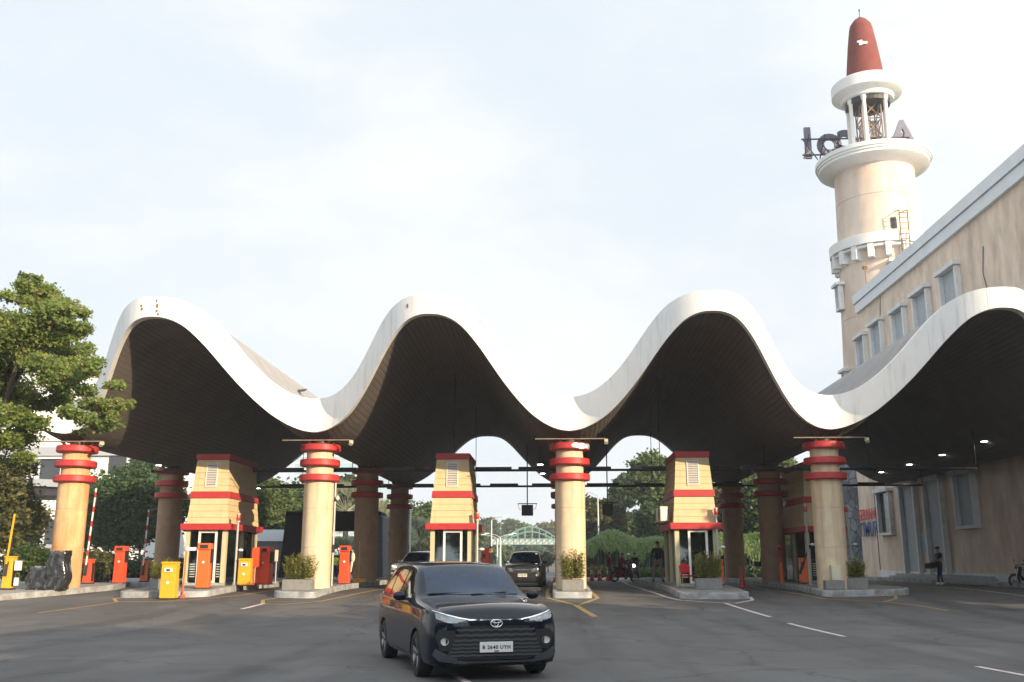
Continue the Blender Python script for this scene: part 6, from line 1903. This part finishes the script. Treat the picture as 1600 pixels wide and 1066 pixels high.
# motorcycles and riders
def motorbike(loc, rz, label, body='black', lit=False):
    r = empty('motorcycle', loc, rz, label, 'motorcycle')
    for y in (-.62, .62):
        w = MB()
        n = 20
        for i in range(n):
            a, b = 2 * PI * i / n, 2 * PI * (i + 1) / n
            w.cyl((0, y + .25 * math.cos(a), .30 + .25 * math.sin(a)), (0, y + .25 * math.cos(b), .30 + .25 * math.sin(b)), .05, n=6)
        wo = w.build('wheel', M['rubber'], r)
        mm = MB(); mm.cyl((-.05, y, .30), (.05, y, .30), .06, n=10)
        for k in range(6): a = PI * k / 6; mm.cyl((0, y - .24 * math.cos(a), .3 - .24 * math.sin(a)), (0, y + .24 * math.cos(a), .3 + .24 * math.sin(a)), .01, n=4)
        mm.build('rim', M['alloy'], wo)
    MB().tube([(0, .62, .35), (0, .25, .42), (0, -.1, .34), (0, -.32, .50), (0, -.42, .92)], .07, 8, .05).box((0, .28, .62), (.24, .62, .26), rx=.08, top=(.8, .95)).box((0, -.38, .70), (.34, .10, .46), rx=-.3, top=(.9, 1)).box((0, .0, .36), (.28, .42, .12)).build('body', M[body], r, bevel=.02)
    MB().box((0, .30, .80), (.27, .72, .10), rx=.05).build('seat', M['blackcloth'], r, bevel=.03)
    MB().tube([(-.32, -.25, 1.02), (-.12, -.38, 1.0), (.12, -.38, 1.0), (.32, -.25, 1.02)], .018, 6).build('handlebar', M['dark_line'], r)
    MB().tube([(-.06, -.62, .3), (-.06, -.42, .9)], .025, 6).tube([(.06, -.62, .3), (.06, -.42, .9)], .025, 6).build('fork', M['alloy'], r)
    MB().ball((0, -.47, .90), (.11, .07, .09), 12, 8).build('headlight', M['headon'] if lit else M['headglass'], r, smooth=60)
    for s in (-1, 1): MB().tube([(s * .28, -.27, 1.02), (s * .33, -.30, 1.18)], .01, 5).ball((s * .35, -.30, 1.21), (.06, .015, .04)).build('mirror', M['black'], r)
    MB().box((0, -.62, .60), (.12, .34, .03)).build('mudguard', M[body], r)
    return r
SIT = dict(pelvis=(0, .25, .90), waist=(0, .22, 1.04), chest=(0, .17, 1.22), upper=(0, .14, 1.35), neck=(0, .13, 1.44), throat=(0, .12, 1.49), chin=(0, .09, 1.54), head=(0, .11, 1.60), crown=(0, .12, 1.66),
    shl=(.175, .14, 1.35), shr=(-.175, .14, 1.35), ell=(.27, -.02, 1.15), elr=(-.27, -.02, 1.15), wrl=(.27, -.22, 1.06), wrr=(-.27, -.22, 1.06), pal=(.29, -.27, 1.04), par=(-.29, -.27, 1.04),
    hipl=(.10, .22, .86), hipr=(-.10, .22, .86), knl=(.19, -.12, .74), knr=(-.19, -.12, .74), anl=(.17, .0, .38), anr=(-.17, .0, .38), hel=(.17, .05, .34), her=(-.17, .05, .34), tol=(.18, -.15, .34), tor=(-.18, -.15, .34))
p = G(992, 908); motorbike(p, R(-12), 'motorcycle with its headlight on, beyond the right lanes', 'black', True)
person(p, R(-12), 'rider in dark clothes on the motorcycle with its headlight on', 'blackcloth', 'greycloth', h=1.72, sleeves=1, J=SIT)
p = G(976, 910); motorbike(p, R(62), 'maroon motorcycle turned sideways left of the lit one', 'maroon')
person(p, R(62), 'rider in maroon jacket on the sideways motorcycle', 'maroon', 'navy', h=1.66, sleeves=1, J=SIT)
p = G(984, 906); motorbike(p, R(20), 'motorcycle behind the sideways maroon one', 'black')
person(p, R(20), 'rider in green jacket and white helmet between two other riders', 'greencloth', 'greycloth', hat='helmet', h=1.7, sleeves=1, J=SIT)
p = G(1606, 918); motorbike(p, R(-80), 'parked dark motorcycle cut off by the right edge near the pink wall', 'black')
rs = np.random.RandomState(21)
for k, (x, y, hh) in enumerate(((23.5, 27.5, 10.5), (22.8, 22.5, 9.5), (24.5, 17.0, 9.0))):  # unseen trees added to keep sun off the right booth and column
    B = blobs_in(rs, (0, 0, hh * .62), (2.6, 2.6, hh * .30), 22, 1.5)
    tree('roadside_tree', (x, y, gz(y)), B, 9000, .34, 'leaf_mid', ['roadside tree nearest the pink building, out of the frame on the right', 'middle one of three roadside trees out of the frame on the right', 'roadside tree closest to the camera, out of the frame on the right'][k], group='roadside trees by the pink building', seed=40 + k, trunk=.28)
for k, (x, y, hh) in enumerate(((22.5, 11.0, 9.5), (22.0, 4.5, 11.5), (22.8, -2.5, 13.0), (22.0, -9.5, 13.5), (23.5, -16.5, 13.0))):  # unseen trees added to put the foreground road and car in shade
    rs = np.random.RandomState(31 + k)
    B = blobs_in(rs, (0, 0, hh * .58), (3.0, 3.0, hh * .34), 30, 1.7)
    tree('roadside_tree', (x, y, gz(y)), B, 9000, .42, 'leaf_mid', 'roadside tree standing to the right of the camera, out of the frame', group='trees right of the camera', seed=50 + k, trunk=.3)
rs = np.random.RandomState(77)
B = blobs_in(rs, (0, 0, 6), (4.5, 3.5, 3.2), 34, 2.0)  # unseen tree row added to darken car reflections and cut sky fill
bt = tree('park_tree', (0, -30, 0), B, 12000, .5, 'leaf_dark', 'park tree in the row behind the camera, out of the frame', group='trees behind the camera', seed=60, trunk=.35)
for k in range(-6, 8):
    if k == 0: continue
    c = copy_tree(bt); c.location = (k * 8.5 + rs.uniform(-1, 1), -30 + rs.uniform(-3, 3), 0); c.rotation_euler = (0, 0, rs.uniform(0, 6))
# air: pale haze round the whole place
hz = MB().box((0, 220, 24), (1400, 760, 52)).build('haze', [])
hz.data.materials.clear()
hm = bpy.data.materials.new('haze_air'); hm.use_nodes = True
nt = hm.node_tree
for n_ in list(nt.nodes):
    if n_.type == 'BSDF_PRINCIPLED': nt.nodes.remove(n_)
pv = nt.nodes.new('ShaderNodeVolumePrincipled'); pv.inputs['Color'].default_value = (.88, .93, 1, 1); pv.inputs['Density'].default_value = .00055
nt.links.new(pv.outputs[0], nt.nodes['Material Output'].inputs['Volume'])
hz.data.materials.append(hm)
tag(hz, 'thin pale daylight haze over the whole place', 'haze', kind='stuff')
